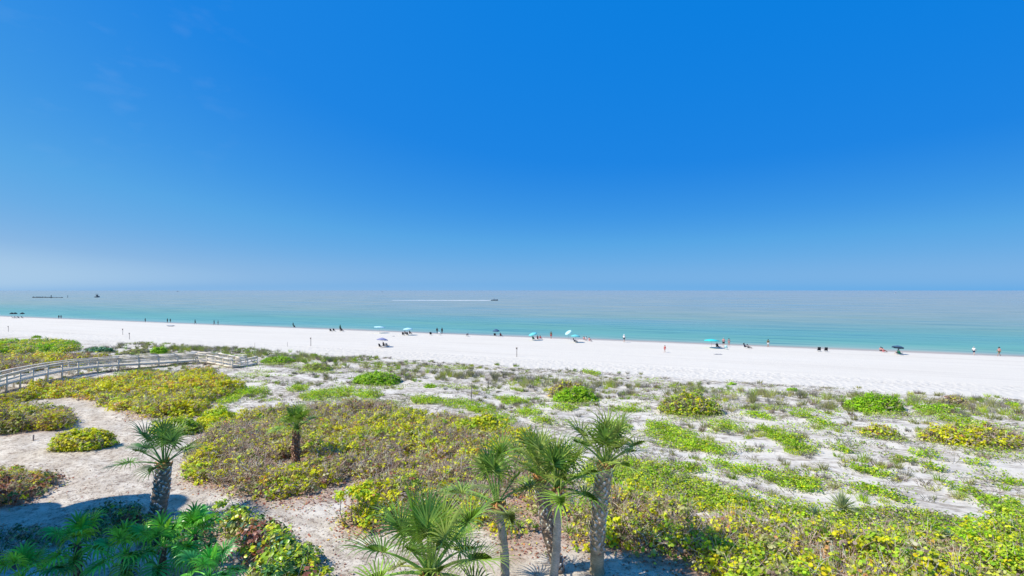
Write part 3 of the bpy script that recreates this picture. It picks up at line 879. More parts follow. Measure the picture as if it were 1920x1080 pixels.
def build_cover():
    """Creeping green cover, dune grass, litter: stuff."""
    # creeping leaves
    mb = MB()
    pat = [(1290, 835, 50, 14), (1330, 842, 34, 12), (1255, 815, 45, 10), (1470, 822, 30, 10), (1500, 845, 32, 8), (1480, 833, 24, 14), (1440, 810, 16, 8), (1610, 880, 18, 8),
           (1640, 888, 28, 10), (1490, 905, 40, 13), (1505, 915, 30, 10), (1400, 885, 40, 10), (1630, 920, 30, 12), (1680, 935, 20, 10), (1735, 855, 20, 8), (1800, 920, 24, 8),
           (1870, 945, 36, 18), (1790, 790, 30, 6), (1540, 795, 22, 6), (1620, 770, 20, 5), (1360, 800, 30, 7), (1240, 800, 30, 7), (900, 770, 24, 7), (860, 758, 34, 6),
           (960, 752, 30, 6), (800, 752, 40, 7), (640, 738, 34, 8), (590, 743, 26, 8), (690, 742, 26, 6), (990, 775, 24, 6), (1020, 790, 22, 6), (1160, 800, 24, 7), (430, 752, 20, 6), (450, 738, 24, 6),
           (890, 769, 18, 5), (1290, 880, 30, 8), (1750, 880, 18, 7), (1700, 865, 22, 6), (1890, 905, 22, 8), (1830, 870, 20, 6), (1580, 845, 18, 6), (1345, 870, 26, 7), (940, 790, 30, 8),
           (1060, 765, 24, 5), (1180, 770, 30, 5), (1420, 780, 26, 6), (1500, 780, 20, 5), (1840, 800, 22, 5), (560, 730, 20, 5), (480, 735, 24, 5), (1110, 700, 14, 4), (720, 760, 30, 6)]
    def patch(P, n, size, names, w, hh):
        x = P[:, 0]; y = P[:, 1]
        z = height(x, y) + 0.03 + hh * rng.uniform(0, 1, n) * fbm(x / .5, y / .5, 61, 2) * 1.6
        add_leaves(mb, np.stack([x, y, z], 1), rng.normal(size=(n, 3)) * 0.5 + np.array([0, 0, .9]), size * rng.uniform(.7, 1.2, n), palette(names, w, n) * (.62 + .7 * fbm(x / .8, y / .8, 63, 2))[:, None], False, .12)
    for px, py, rx, ry in pat:
        g = gat(px, py); k = g.y / F
        ax = rx * k; ay = max(0.6, ry * k * g.y / 12.5 * 1.1)
        n = int(math.pi * ax * ay * 150)
        a = rng.uniform(0, 2 * math.pi, n); q = rng.uniform(0, 1, n) ** 0.7 * (0.7 + 0.6 * vnoise(np.cos(a) * 2 + px, np.sin(a) * 2 + py, 3))
        X = g.x + ax * q * np.cos(a) + ay * q * np.sin(a) * SHT[1] * 0.6; Y = g.y + ay * q * np.sin(a)
        patch(np.stack([X, Y], 1), n, 0.13, ['lime', 'vivid', 'olive', 'yellow'], [3, 2.2, 1.0, .8], 0.45)
    for px, py, rx in ((701, 725, 58), (1084, 758, 60), (1668, 780, 75), (514, 684, 40), (1778, 778, 52), (590, 698, 38), (1068, 750, 55), (1308, 785, 85), (1800, 764, 40), (1870, 848, 120), (1665, 824, 52)):
        g = gat(px, py); k = g.y / F
        n = int(rx * k * 330)
        a = rng.uniform(0, 2 * math.pi, n); q = rng.uniform(0, 1, n) ** .8 * (0.45 + 1.0 * vnoise(np.cos(a) * 3 + px, np.sin(a) * 3 + py, 13))
        X = g.x + rx * k * q * np.cos(a); Y = g.y + .6 + rx * k * .75 * q * np.sin(a)
        patch(np.stack([X, Y], 1), n, 0.13, ['olive', 'lime', 'grey', 'vivid'], [3, 2, 1.5, 1], 0.3)
    for P, dens in ((P_K, 120), (P_KR, 120)):
        lo = P.min(0); hi = P.max(0)
        n = int((hi - lo).prod() * dens)
        X = rng.uniform(lo[0], hi[0], n); Y = rng.uniform(lo[1], hi[1], n)
        d = polydist(X, Y, P)
        nz = fbm(X / 2.0, Y / 1.4, 81, 4)
        k = (d > -0.7) & (nz + 0.12 * np.clip(d, -1, 1.2) + rng.normal(0, .03, n) > 0.45)
        Pk = np.stack([X[k], Y[k]], 1)
        patch(Pk, len(Pk), 0.105, ['lime', 'yellow', 'olive', 'vivid', 'bluegreen'], [3, 2.0, 1.2, 1.2, .3], 0.5)
    # thin scatter of creeping green over the whole dune
    n = 330000
    X = rng.uniform(-60, 95, n); Y = rng.uniform(26, 105, n)
    s, t = shore(X, Y)
    nz = fbm(t / 5.0, s / 2.2, 91, 4)
    k = (s > 60) & (nz > 0.60 + 0.03 * rng.normal(size=n)) & (polydist(X, Y, SOIL) < -1) & (np.abs(X) < 1.12 * Y)
    Pk = np.stack([X[k], Y[k]], 1)
    patch(Pk, len(Pk), 0.14, ['lime', 'olive', 'vivid'], [2, 2, 1], 0.2)
    o = mb.build('ground_cover', M_SMALL)
    tag(o, 'creeping green beach plants in ragged patches over the white dune sand', 'ground cover', kind='stuff')

    # dune grass in tufts
    mb = MB()
    n = 20000
    X = rng.uniform(-90, 110, n); Y = rng.uniform(24, 150, n)
    s, t = shore(X, Y)
    nz = fbm(t / 6.0, s / 2.6, 101, 4)
    line = np.exp(-((s - 66 - 4 * np.sin(t / 23)) / 4.0) ** 2)
    k = (s > 57) & (nz + 0.20 * line + 0.05 * rng.normal(size=n) > 0.555) & (polydist(X, Y, SOIL) < 0) & (np.abs(X) < 1.15 * Y)
    for P in (P_H1, P_H2, P_C, P_I, P_D, P_BH):
        k &= polydist(X, Y, P) < -0.3
    X = X[k]; Y = Y[k]
    nb = 34
    m_ = len(X)
    tz = height(X, Y)
    hgt = rng.uniform(0.35, 1.0, m_) * (0.55 + 0.7 * line[k])
    tuftc = palette(['olive', 'grey', 'lime', 'mauve'], [3.4, 2.0, 2.0, 1.0], m_)
    di = np.repeat(np.arange(m_), nb); N = len(di)
    ph = rng.uniform(0, 2 * math.pi, N); rr = rng.uniform(0, 0.28, N)
    bx = X[di] + rr * np.cos(ph); by = Y[di] + rr * np.sin(ph)
    B = np.stack([bx, by, tz[di] - 0.03], 1)
    lean = rng.uniform(0.1, 0.7, N)
    tip = B + np.stack([np.cos(ph) * lean * hgt[di], np.sin(ph) * lean * hgt[di], hgt[di] * rng.uniform(.6, 1.05, N)], 1)
    add_sticks(mb, B, tip, 0.020, 0.004, np.clip(tuftc[di] * rng.uniform(.75, 1.2, (N, 1)), 0, .8))
    n = 26000
    X = rng.uniform(-75, 105, n); Y = rng.uniform(26, 125, n)
    s, t = shore(X, Y)
    nz = fbm(t / 7.0 + 11, s / 2.2, 131, 4)
    k = (s > 58) & (nz + 0.05 * rng.normal(size=n) > 0.515) & (polydist(X, Y, SOIL) < 0) & (np.abs(X) < 1.12 * Y)
    for P in (P_H1, P_H2, P_C, P_I, P_D, P_BH):
        k &= polydist(X, Y, P) < 0
    X = X[k]; Y = Y[k]; m_ = len(X); nb = 14
    tz = height(X, Y); hgt = rng.uniform(.10, .34, m_)
    tuftc = palette(['grey', 'olive', 'mauve', 'lime'], [3, 2, 2, .7], m_) * .8
    di = np.repeat(np.arange(m_), nb); N = len(di)
    ph = rng.uniform(0, 2 * math.pi, N); rr = rng.uniform(0, 0.32, N)
    bx = X[di] + rr * np.cos(ph) * 1.5; by = Y[di] + rr * np.sin(ph)
    B = np.stack([bx, by, tz[di] - 0.03], 1)
    tip = B + np.stack([np.cos(ph) * hgt[di] * .9, np.sin(ph) * hgt[di] * .9, hgt[di] * rng.uniform(.4, 1.1, N)], 1)
    add_sticks(mb, B, tip, 0.018, 0.006, np.clip(tuftc[di] * rng.uniform(.7, 1.25, (N, 1)), 0, .8))
    o = mb.build('dune_grass', M_DRY)
    tag(o, 'grey-green tufts of dune grass standing in loose bands on the sand', 'grass', kind='stuff')

    # dead stems, wrack and shells lying on the dunes
    mb = MB()
    n = 110000
    X = rng.uniform(-75, 100, n); Y = rng.uniform(24, 120, n)
    s, t = shore(X, Y)
    nz = fbm(t / 6.0, s / 2.4, 111, 4)
    k = (s > 58) & (nz + 0.05 * rng.normal(size=n) > 0.53) & (polydist(X, Y, SOIL) < 0.5) & (np.abs(X) < 1.12 * Y)
    X = X[k]; Y = Y[k]; n = len(X)
    a = SH_ANG + rng.normal(0, .6, n)
    Lh = rng.uniform(.12, .45, n)
    z = height(X, Y)
    A = np.stack([X - np.cos(a) * Lh, Y - np.sin(a) * Lh, z + .015], 1); Bb = np.stack([X + np.cos(a) * Lh, Y + np.sin(a) * Lh, z + rng.uniform(.01, .14, n)], 1)
    add_sticks(mb, A, Bb, 0.016, 0.008, palette(['grey', 'mauve', 'pale'], [3, 3, .6], n) * .8)
    o = mb.build('dead_stems', M_DRY)
    tag(o, 'grey dead stems and runners lying over the dune sand', 'plant litter', kind='stuff')

    # fallen leaves under the thickets and along the path
    mb = MB()
    n = 90000
    X = rng.uniform(-40, 40, n); Y = rng.uniform(19, 60, n)
    dm = np.full(n, -9.0)
    for P, amt in LITTER:
        dm = np.maximum(dm, polydist(X, Y, P))
    k = (dm > -1.5 + 1.4 * rng.uniform(0, 1, n) ** .5) & (np.abs(X) < 1.15 * Y)
    X = X[k]; Y = Y[k]; n = len(X)
    add_leaves(mb, np.stack([X, Y, height(X, Y) + .025], 1), rng.normal(size=(n, 3)) * .3 + np.array([0, 0, 1]), .13 * rng.uniform(.6, 1.2, n),
               palette(['rust', 'mauve', 'orange', 'pale'], [4, 2.4, 1.0, 1.4], n), False, .15)
    n = 15000
    X = rng.uniform(-34, 12, n); Y = rng.uniform(19, 52, n)
    k = (polydist(X, Y, SOIL) > -0.5) & (fbm(X / 2, Y / 2, 121, 3) > 0.44)
    X = X[k]; Y = Y[k]; n = len(X)
    add_leaves(mb, np.stack([X, Y, height(X, Y) + .02], 1), rng.normal(size=(n, 3)) * .3 + np.array([0, 0, 1]), .085 * rng.uniform(.5, 1.2, n),
               palette(['rust', 'mauve', 'grey'], [2, 3, 2], n), False, .15)
    o = mb.build('leaf_litter', M_DRY)
    tag(o, 'fallen rust and brown leaves under the thickets and strewn on the path', 'leaf litter', kind='stuff')


build_shrubs()
build_cover()


# ------------------------------------------------------------------ palms
def frond_mesh(az, inc, Lp, Lb, nseg, phimax, droop, segw, green, costa=0.3, vfold=0.25, pet_g=0.12, tipdroop=0.5, fused=0.42, spread=0.0):
    d = np.array([math.sin(inc) * math.cos(az), math.sin(inc) * math.sin(az), math.cos(inc)])
    mb = MB()
    pts = [np.zeros(3)]
    dd = d.copy()
    for i in range(5):
        dd = dd + np.array([0, 0, -pet_g * math.sin(max(inc, .25))]); dd /= np.linalg.norm(dd)
        pts.append(pts[-1] + dd * Lp / 5)
    pts = np.array(pts)
    pet = MB()
    pet.tube(pts, np.linspace(0.034, 0.016, 6) * (Lb / 0.9), 5, np.clip(np.array(green) * 1.25 + 0.03, 0, .8))
    h = pts[-1]
    up = np.array([0, 0, 1.0])
    side = np.cross(dd, up)
    if np.linalg.norm(side) < 0.15: side = np.cross(d, np.array([math.cos(az), math.sin(az), -.2]))
    side /= np.linalg.norm(side)
    nrm = np.cross(side, dd)
    ph = np.linspace(-phimax, phimax, nseg) + rng.normal(0, .02, nseg)
    q = np.abs(ph) / phimax
    D = np.cos(ph)[:, None] * dd + np.sin(ph)[:, None] * side + (vfold * np.abs(np.sin(ph)))[:, None] * nrm
    D = unit(D)
    org = h + dd * (costa * Lb * (1 - q) ** 1.2)[:, None] - np.array([0, 0, 1.0]) * (0.22 * costa * Lb * (1 - q) ** 2)[:, None]
    L = Lb * (1 - costa * (1 - q) * .75) * (0.62 + 0.38 * np.cos(ph * .62)) * rng.uniform(.9, 1.06, nseg)
    K = 6
    fr = np.linspace(0, 1, K)
    dphi = 2 * phimax / nseg
    C = [org]; DD = D
    dirs = [D]
    for i in range(1, K):
        g = droop * (fr[i] ** 1.5) + tipdroop * max(0, fr[i] - .55) * 1.6
        DD = unit(DD + np.array([0, 0, -1.0]) * g * rng.uniform(.75, 1.25, (nseg, 1)))
        C.append(C[-1] + DD * (L / (K - 1))[:, None]); dirs.append(DD)
    vs_ = []
    for i in range(K):
        r = fr[i] * L
        wmax = np.minimum(np.maximum(r * dphi * .62, .004), segw)
        if fr[i] > fused: wmax = np.minimum(wmax, segw * (1 - (fr[i] - fused) / (1.02 - fused)) + .001)
        if i == K - 1: wmax = np.full(nseg, 0.002)
        pr = unit(np.cross(dirs[i], np.broadcast_to(nrm, dirs[i].shape)) + 1e-6)
        vs_ += [C[i] - pr * wmax[:, None], C[i] + pr * wmax[:, None] + nrm * (.3 * wmax)[:, None]]
    v = np.stack(vs_, 1).reshape(-1, 3)
    nn = 2 * K
    qd = np.array([[2 * i, 2 * i + 1, 2 * i + 3, 2 * i + 2] for i in range(K - 1)])
    qd = (np.arange(nseg)[:, None, None] * nn + qd[None]).reshape(-1, 4)
    a_ = np.arange(nseg - 1) * nn
    web = np.stack([a_ + 1, a_ + 3, a_ + nn + 2, a_ + nn], 1)       # the blade is one sheet near its base
    qd = np.concatenate([qd, web])
    col = np.asarray(green)[None] * rng.uniform(.55, 1.45, (nseg, 1))
    tipc = np.repeat(col[:, None, :], nn, 1)
    f2 = np.repeat(fr, 2)[None, :, None]
    dry = np.array([0.36, 0.32, 0.15])
    tipc = tipc * (1 - .35 * f2 ** 3) + dry * .35 * f2 ** 3
    mb.add(v, qd, None, tipc.reshape(-1, 3))
    return mb, pet


def palm(label, base, top, r0, r1, nfr, Lp, Lb, nseg=44, phimax=2.4, boots=True, greens=((0.075, 0.15, 0.025),), inc=(0.12, 1.9), droop=0.12,
         tipdroop=0.30, segw=.024, curve=(0, 0), bootc=(0.21, 0.18, 0.16), trunkc=(0.36, 0.31, 0.27), orange=True, mat=None, group='sabal palms', name='sabal_palm', az_bias=None, pet_g=.12, bootl=0.26, headr=None, fused=.30, vfold=.25):
    bx, by = base
    bz = hz(bx, by)
    top = np.array(top, float) - np.array([bx, by, bz])
    root = empty(name, (bx, by, bz), 0, label, 'palm tree', group)
    m = 26
    u = np.linspace(0, 1, m)
    line = top[None] * u[:, None]
    line[:, 2] = -0.1 + (top[2] + .1) * u
    bow = np.sin(u * math.pi)
    line[:, 0] += curve[0] * bow; line[:, 1] += curve[1] * bow
    rad = r0 + (r1 - r0) * u + 0.04 * np.exp(-u * top[2] / .25)
    rad = rad * (1 + .05 * np.sin(u * 60) + rng.normal(0, .02, m))
    if headr: rad = np.where(u > .86, np.maximum(rad, headr * (1 - ((u - .93) / .09) ** 2 * .35)), rad)
    rad[-1] *= .55
    mb = MB()
    n = 14
    mb.tube(line, rad, n, None)
    c = np.array(trunkc)[None] * rng.uniform(.8, 1.2, (m, 1))
    if orange:
        k = np.clip((u - (1 - .35 / max(top[2], .9))) / (.25 / max(top[2], .9)), 0, 1)[:, None]
        c = c * (1 - k) + np.array([0.48, 0.21, 0.07]) * k
    mb.c[-1] = np.concatenate([np.repeat(c, n, 0), c[:1], c[-1:]])
    mb.build('trunk', M_BARK, root, True)
    if boots:
        bb = MB()
        lo, hi = (0.03, 1.0) if boots is True else boots
        nb = int((hi - lo) * top[2] / 0.022)
        for i in range(nb):
            f = lo + (hi - lo) * (i + .5) / nb
            a = i * 2.39996 + rng.normal(0, .08)
            p = np.array([np.interp(f, u, line[:, k]) for k in range(3)])
            r = np.interp(f, u, rad)
            out = np.array([math.cos(a), math.sin(a), 0]); tan = np.array([-math.sin(a), math.cos(a), 0])
            tilt = rng.uniform(.18, .5) + .25 * max(0, f - .75) * 4
            upv = unit(np.array([0, 0, 1.0]) * math.cos(tilt) + out * math.sin(tilt))
            o2 = np.cross(tan, upv)
            L = bootl * .8 * rng.uniform(.6, 1.15); w0 = .058 * (r / .3 + .25); w1 = w0 * .42; th = .035
            b0 = p + out * (r * .9)
            side = rng.choice([-1, 1]) * L * .4
            v = [b0 - tan * w0 - o2 * th * .3, b0 + tan * w0 - o2 * th * .3, b0 + tan * w0 + o2 * th, b0 - tan * w0 + o2 * th]
            e = b0 + upv * L + tan * side
            v += [e - tan * w1 - o2 * th * .3, e + tan * w1 - o2 * th * .3, e + tan * w1 + o2 * th * .6, e - tan * w1 + o2 * th * .6]
            cc = np.array(bootc) * rng.uniform(.6, 1.9)
            if orange and f > 1 - .28 / max(top[2], .9): cc = np.array([0.46, 0.22, 0.08]) * rng.uniform(.6, 1.25)
            tipc = np.clip(cc * 1.9, 0, .75)
            bb.add(v, [[0, 1, 2, 3][::-1], [4, 5, 6, 7], [0, 1, 5, 4], [1, 2, 6, 5], [2, 3, 7, 6], [3, 0, 4, 7]], None, np.array([cc] * 4 + [tipc] * 4))
        tag(bb.build('leaf_bases', M_BARK, root), kind='stuff')
    for i in range(nfr):
        f = i / max(1, nfr - 1)
        th = inc[0] + (inc[1] - inc[0]) * f ** 1.1 + rng.normal(0, .08)
        a = i * 2.39996 + rng.normal(0, .15)
        if az_bias is not None:
            a = a + az_bias[1] * math.sin(az_bias[0] - a)
        g = np.array(greens[rng.integers(len(greens))]) * rng.uniform(.8, 1.2)
        if f > .8 and rng.uniform() < .4: g = g * .5 + np.array([.30, .27, .08]) * .5
        s = rng.uniform(.88, 1.1) * (1 - .25 * (1 - f) ** 4)
        fm, pet = frond_mesh(a, th, Lp * s * rng.uniform(.85, 1.15), Lb * s, nseg, phimax, droop * (0.6 + .9 * f), segw, g, tipdroop=tipdroop * (.5 + f), pet_g=pet_g, fused=fused, vfold=vfold)
        o = fm.build('frond', mat or M_FROND, root)
        pet.build('petiole', mat or M_FROND, o, True)
        o.location = top + np.array([math.cos(a), math.sin(a), 0]) * r1 * .25 + np.array([0, 0, -.12 * f])
    return root


def at_depth(px, py, Y):
    return np.array([(px - 960) * Y / F, Y, CAM_Z - (py - HOR) * Y / F])


SAB = ((0.20, 0.36, 0.04), (0.25, 0.41, 0.045), (0.14, 0.28, 0.04), (0.31, 0.44, 0.06))
SABY = ((0.28, 0.41, 0.055), (0.34, 0.45, 0.07), (0.18, 0.32, 0.045), (0.40, 0.47, 0.11))
FAN = ((0.11, 0.50, 0.07), (0.08, 0.40, 0.08), (0.17, 0.58, 0.06), (0.28, 0.64, 0.05))


def build_palms():
    g = gat(295, 968)
    palm('stubby sabal palm with very thick dark boot-covered trunk on the beige path', (g.x, g.y), at_depth(309, 866, g.y), .42, .36, 13, 1.4, 1.45, nseg=23, segw=0.038,
         boots=True, greens=((.15, .29, .06), (.19, .33, .055), (.11, .24, .06)), inc=(.08, 1.2), droop=.115, tipdroop=.42, bootc=(.46, .38, .30), trunkc=(.26, .205, .155), curve=(.05, 0), bootl=.24, pet_g=.10)
    g = gat(555, 866)
    palm('small sabal palm with brown trunk standing inside the middle thicket', (g.x, g.y), at_depth(556, 800, g.y), .27, .22, 13, .9, 1.2,
         greens=SAB, inc=(.06, 1.15), droop=.115, tipdroop=.42, bootc=(.26, .15, .10), trunkc=(.20, .12, .08), nseg=20, segw=0.041)
    g = gat(1119, 1072)
    palm('tall sabal palm with criss-cross boots up its whole trunk, rightmost of the palms', (g.x, g.y), at_depth(1136, 866, g.y), .29, .34, 18, 1.25, 1.5, nseg=21, segw=0.036,
         boots=(.2, 1.0), greens=SABY, inc=(.05, 1.05), droop=.115, tipdroop=.42, bootc=(.45, .33, .23), trunkc=(.46, .36, .22), curve=(-.12, 0), az_bias=(0, .25))
    g = gat(1036, 1094)
    palm('sabal palm with slim smooth grey trunk in front of the leaning rough trunk', (g.x, g.y), at_depth(1045, 912, g.y), .19, .15, 20, 1.2, 1.5, nseg=21, segw=0.036,
         boots=(.9, 1.0), greens=SABY + SAB, inc=(.05, 1.3), droop=.115, tipdroop=.42, trunkc=(.58, .47, .35), headr=.24, curve=(.08, 0), az_bias=(0.3, .2))
    g = gat(1048, 1068)
    palm('leaning sabal palm with rough booted trunk half hidden behind the slim grey trunk', (g.x, g.y), at_depth(1012, 888, g.y), .26, .31, 12, 1.2, 1.4, nseg=20, segw=0.036,
         boots=True, greens=SABY, inc=(.06, 1.05), droop=.115, tipdroop=.42, bootc=(.42, .31, .24), trunkc=(.36, .26, .18), curve=(-.12, 0), az_bias=(2.6, .3))
    g = gat(946, 1112)
    palm('sabal palm with smooth bent trunk and orange head, left of the twin trunks', (g.x, g.y), at_depth(932, 942, g.y), .20, .16, 13, 1.55, 1.5, nseg=23, segw=0.038,
         boots=(.84, 1.0), greens=SAB + SABY[:2], inc=(.05, 1.35), droop=.115, tipdroop=.42, trunkc=(.48, .39, .29), headr=.30, curve=(.14, 0), az_bias=(2.4, .3))
    Y = 16.2
    x = (806 - 960) * Y / F
    palm('big full-crowned sabal palm nearest the camera, its trunk cut off by the bottom edge', (x, Y), at_depth(806, 1070, Y), .30, .30, 24, 1.6, 1.85, nseg=31, segw=0.036,
         boots=(.5, 1.0), greens=SAB + SABY, inc=(.05, 1.6), droop=.115, tipdroop=.42, bootc=(.34, .20, .12), trunkc=(.25, .19, .14))
    fans = [('droopy green fan palm with brown trunk, leftmost of the shaded row behind the front pair', (150, 1100), (147, 1018), .65, 12),
            ('droopy green fan palm, second in the shaded row, above the spiky dark rosette', (236, 1104), (238, 1035), .65, 12),
            ('droopy green fan palm with dark trunk, third in the shaded row', (307, 1100), (306, 1022), .65, 12),
            ('taller shaggy fan palm with upright new leaves at the right end of the shaded row', (366, 1062), (366, 1000), .7, 17)]
    for lab, b, t, Lp, nf in fans:
        g = gat(*b)
        palm(lab, (g.x, g.y), at_depth(t[0], t[1], g.y), .14, .11, nf, Lp * 1.1, 1.0, nseg=18, phimax=2.2, boots=True, greens=FAN, inc=(.1, 1.6), droop=.2, tipdroop=1.3, segw=0.049,
             bootc=(.20, .15, .10), trunkc=(.17, .12, .09), orange=False, mat=M_GLOSSY, group='fan palms in the building shade', name='fan_palm', bootl=.16, fused=.45, vfold=.1, pet_g=.16)
    for lab, b, t in [('low bright green fan palm at the bottom left corner', (44, 1150), (44, 1080)),
                      ('low bright green fan palm in front of the taller shaggy one', (395, 1150), (394, 1078))]:
        g = gat(*b)
        palm(lab, (g.x, g.y), at_depth(t[0], t[1], g.y), .14, .12, 14, .75, .9, nseg=18, phimax=2.2, boots=True, greens=FAN, inc=(.1, 1.6), droop=.2, tipdroop=1.2, segw=0.049,
             bootc=(.2, .15, .1), trunkc=(.17, .12, .09), orange=False, mat=M_GLOSSY, group='fan palms in the building shade', name='fan_palm', bootl=.16, fused=.45, vfold=.1, pet_g=.16)


def rosette(label, px, py, n, L, col, group=None, name='agave', w=.045, inc=(.1, 1.5), h=0.1):
    g = gat(px, py)
    root = empty(name, g, 0, label, 'agave' if name == 'agave' else 'yucca', group)
    for i in range(n):
        f = i / (n - 1)
        a = i * 2.39996; th = inc[0] + (inc[1] - inc[0]) * f
        d = np.array([math.sin(th) * math.cos(a), math.sin(th) * math.sin(a), math.cos(th)])
        sd = np.cross(d, [0, 0, 1.0]); sd /= max(np.linalg.norm(sd), 1e-6); nr = np.cross(sd, d)
        mb = MB()
        v = []
        fr = [0, .3, .7, 1]; ww = [.7, 1, .7, .03]
        l = L * (0.75 + .25 * rng.uniform())
        for k in range(4):
            c = d * l * fr[k] + np.array([0, 0, h - .12 * fr[k] ** 2 * l])
            v += [c - sd * w * ww[k] + nr * w * .35 * ww[k], c - nr * w * .25 * ww[k], c + sd * w * ww[k] + nr * w * .35 * ww[k]]
        q = []
        for k in range(3):
            q += [[3 * k, 3 * k + 1, 3 * k + 4, 3 * k + 3], [3 * k + 1, 3 * k + 2, 3 * k + 5, 3 * k + 4]]
        cc = np.array(col) * rng.uniform(.8, 1.2)
        mb.add(v, q, None, cc)
        mb.build('leaf', M_SMALL, root)
    return root


build_palms()
rosette('large pale spiky agave rosette among the green cover on the right', 1578, 966, 54, 1.2, (.46, .50, .27), w=.055, h=.4)
rosette('small grey-green agave left of the large pale rosette', 1526, 975, 24, .6, (.30, .38, .25), w=.04, h=.35)
rosette('blue-green agave by the fine-leaved corner bush', 1774, 1026, 26, .55, (.18, .32, .18), w=.045, h=.5)
rosette('spiky dark rosette on shaded sand under the fan palms', 243, 1092, 40, .62, (.035, .10, .05), name='yucca', w=.025, inc=(.1, 1.6), h=.25)


# ------------------------------------------------------------------ boardwalk
def build_boardwalk():
    # the near handrail's line and its height above the sea
    pix = [(-150, 742, 3.4), (0, 704, 3.4), (66, 688, 3.4), (133, 676.5, 3.3), (200, 671, 3.1), (300, 666.5, 2.95), (372, 662.5, 2.8), (398, 666, 2.7), (436, 674, 2.5), (456, 673, 2.45), (484, 667.5, 2.4)]
    pts = np.array([at(px, py, z) for px, py, z in pix])
    # resample to even spacing
    seg = np.r_[0, np.cumsum(np.linalg.norm(np.diff(pts, axis=0), axis=1))]
    fine = np.linspace(0, seg[-1], 400)
    cz_ = np.interp(fine, seg, [q_[2] - 1.12 for q_ in pix])
    cx = np.interp(fine, seg, pts[:, 0]); cy = np.interp(fine, seg, pts[:, 1])
    k = np.hanning(21); k /= k.sum()
    cx = np.convolve(np.pad(cx, 10, 'edge'), k, 'valid'); cy = np.convolve(np.pad(cy, 10, 'edge'), k, 'valid')
    C = np.stack([cx, cy], 1)
    sl = np.r_[0, np.cumsum(np.linalg.norm(np.diff(C, axis=0), axis=1))]
    tot = sl[-1]
    zf = lambda d: np.interp(d, sl, cz_)

    def P(d, off=0.0, dz=0.0):
        x = np.interp(d, sl, C[:, 0]); y = np.interp(d, sl, C[:, 1])
        e = .3
        tx = np.interp(d + e, sl, C[:, 0]) - np.interp(d - e, sl, C[:, 0]); ty = np.interp(d + e, sl, C[:, 1]) - np.interp(d - e, sl, C[:, 1])
        L = math.hypot(tx, ty)
        off = off - 1.01                                  # the traced line is the near rail
        return np.array([x + off * ty / L, y - off * tx / L, float(zf(d)) + dz])
    b0 = P(0)
    root = empty('boardwalk', (b0[0], b0[1], 1.0), 0, 'weathered grey timber boardwalk with railings curving down to the beach', 'boardwalk')
    o0 = np.array([b0[0], b0[1], 1.0])
    W2 = .95
    # deck planks, too fine to pick apart here
    mb = MB()
    d = 0.1
    while d < tot - .1:
        c = rng.uniform(.85, 1.1)
        mb.bar(P(d, -W2, rng.uniform(0, .006)) - o0, P(d, W2, rng.uniform(0, .006)) - o0, .135, .04)
        d += .15
    tag(mb.build('deck_plank', M_DECK, root), kind='stuff')
    step = 2.45
    n = int(tot / step)
    ds = [i * tot / n for i in range(n + 1)]
    for side in (-1, 1):
        off = side * (W2 + .06)
        for i, d in enumerate(ds):
            p = P(min(max(d, .05), tot - .05), off)
            gz = hz(p[0], p[1])
            mb = MB(); mb.box((p[0] - o0[0], p[1] - o0[1], (gz - .3 + p[2] + 1.0) / 2 - o0[2]), (.15, .15, p[2] + 1.0 - gz + .3))
            mb.build('post', M_DECK, root)
            if i < n:
                d2 = ds[i + 1]
                for nm, dz, w, h in (('handrail', 1.07, .34, .09), ('rail', .84, .05, .18), ('rail', .45, .05, .14), ('fascia_board', -.12, .05, .26)):
                    mb = MB()
                    e = .078 if nm == 'rail' else .004
                    m0 = P(d + e, off, dz); m1 = P(d2 - e, off, dz)
                    mb.bar(m0 - o0, m1 - o0, w, h)
                    mb.build(nm, M_DECK, root)


build_boardwalk()


# ------------------------------------------------------------------ posts
def build_posts():
    def post(label, px, py, h, sign=True, r=.05, cat='post', mat=None):
        g = gat(px, py)
        root = empty('marker_post', g, rng.uniform(-.3, .3), label, cat, 'marker posts along the beach')
        mb = MB(); mb.tube([(0, 0, -.2), (0, 0, h * .5), (0.01, 0, h)], [r, r, r * .95], 8)
        mb.build('pole', mat or M_POST, root)
        if sign:
            mb = MB(); mb.box((0, -.075, h - .12), (.30, .03, .34)); mb.build('sign_board', M_POST, root)
    post('marker post with small sign at the left end of the open sand', 16, 622, 1.7)
    post('marker post with small sign above the dark scrub, first of a close pair', 230.5, 628, 1.7)
    post('marker post with narrow head, second of the close pair, nearer the boardwalk', 243, 636, 1.6)
    post('marker post with dark square sign on the sand left of the lavender parasol', 583, 649, 1.9, r=.06)
    post('faint thin stake left of the post with the dark square sign', 539, 650, 1.1, False, .03)
    post('faint thin stake seaward of the boardwalk end', 478, 653, 1.2, False, .03)
    post('marker post with dark round-looking head at the centre of the beach', 969, 669, 1.75, r=.06)
    post('thin leaning stake in the dunes right of the domed vivid shrub', 884, 752, 2.1, False, .035)
    post('short dark stump of a stake on the path left of the lone rounded shrub', 64, 826, .5, False, .05)
    g = gat(1106, 757)
    mb = MB(); mb.tube([(-.5, 0, .05), (0, .1, .12), (.35, .1, .5)], [.06, .05, .02], 6, (.62, .58, .54)); mb.tube([(0, .1, .12), (.5, -.1, .2)], [.04, .015], 6, (.62, .58, .54))
    o = mb.build('driftwood', M_BARK); o.location = g
    tag(o, 'bleached forked driftwood branch below the vivid mound right of centre', 'driftwood')


build_posts()

# ------------------------------------------------------------------ people, parasols and chairs
M_SKIN = [mat_plain('skin_tan', (.42, .25, .17), .55), mat_plain('skin_fair', (.60, .40, .31), .55), mat_plain('skin_dark', (.13, .075, .05), .55)]
CLOTH = {}


def cloth(name, col):
    if name not in CLOTH: CLOTH[name] = mat_plain(name + '_cloth', col, .85, .15, .08, 9)
    return CLOTH[name]


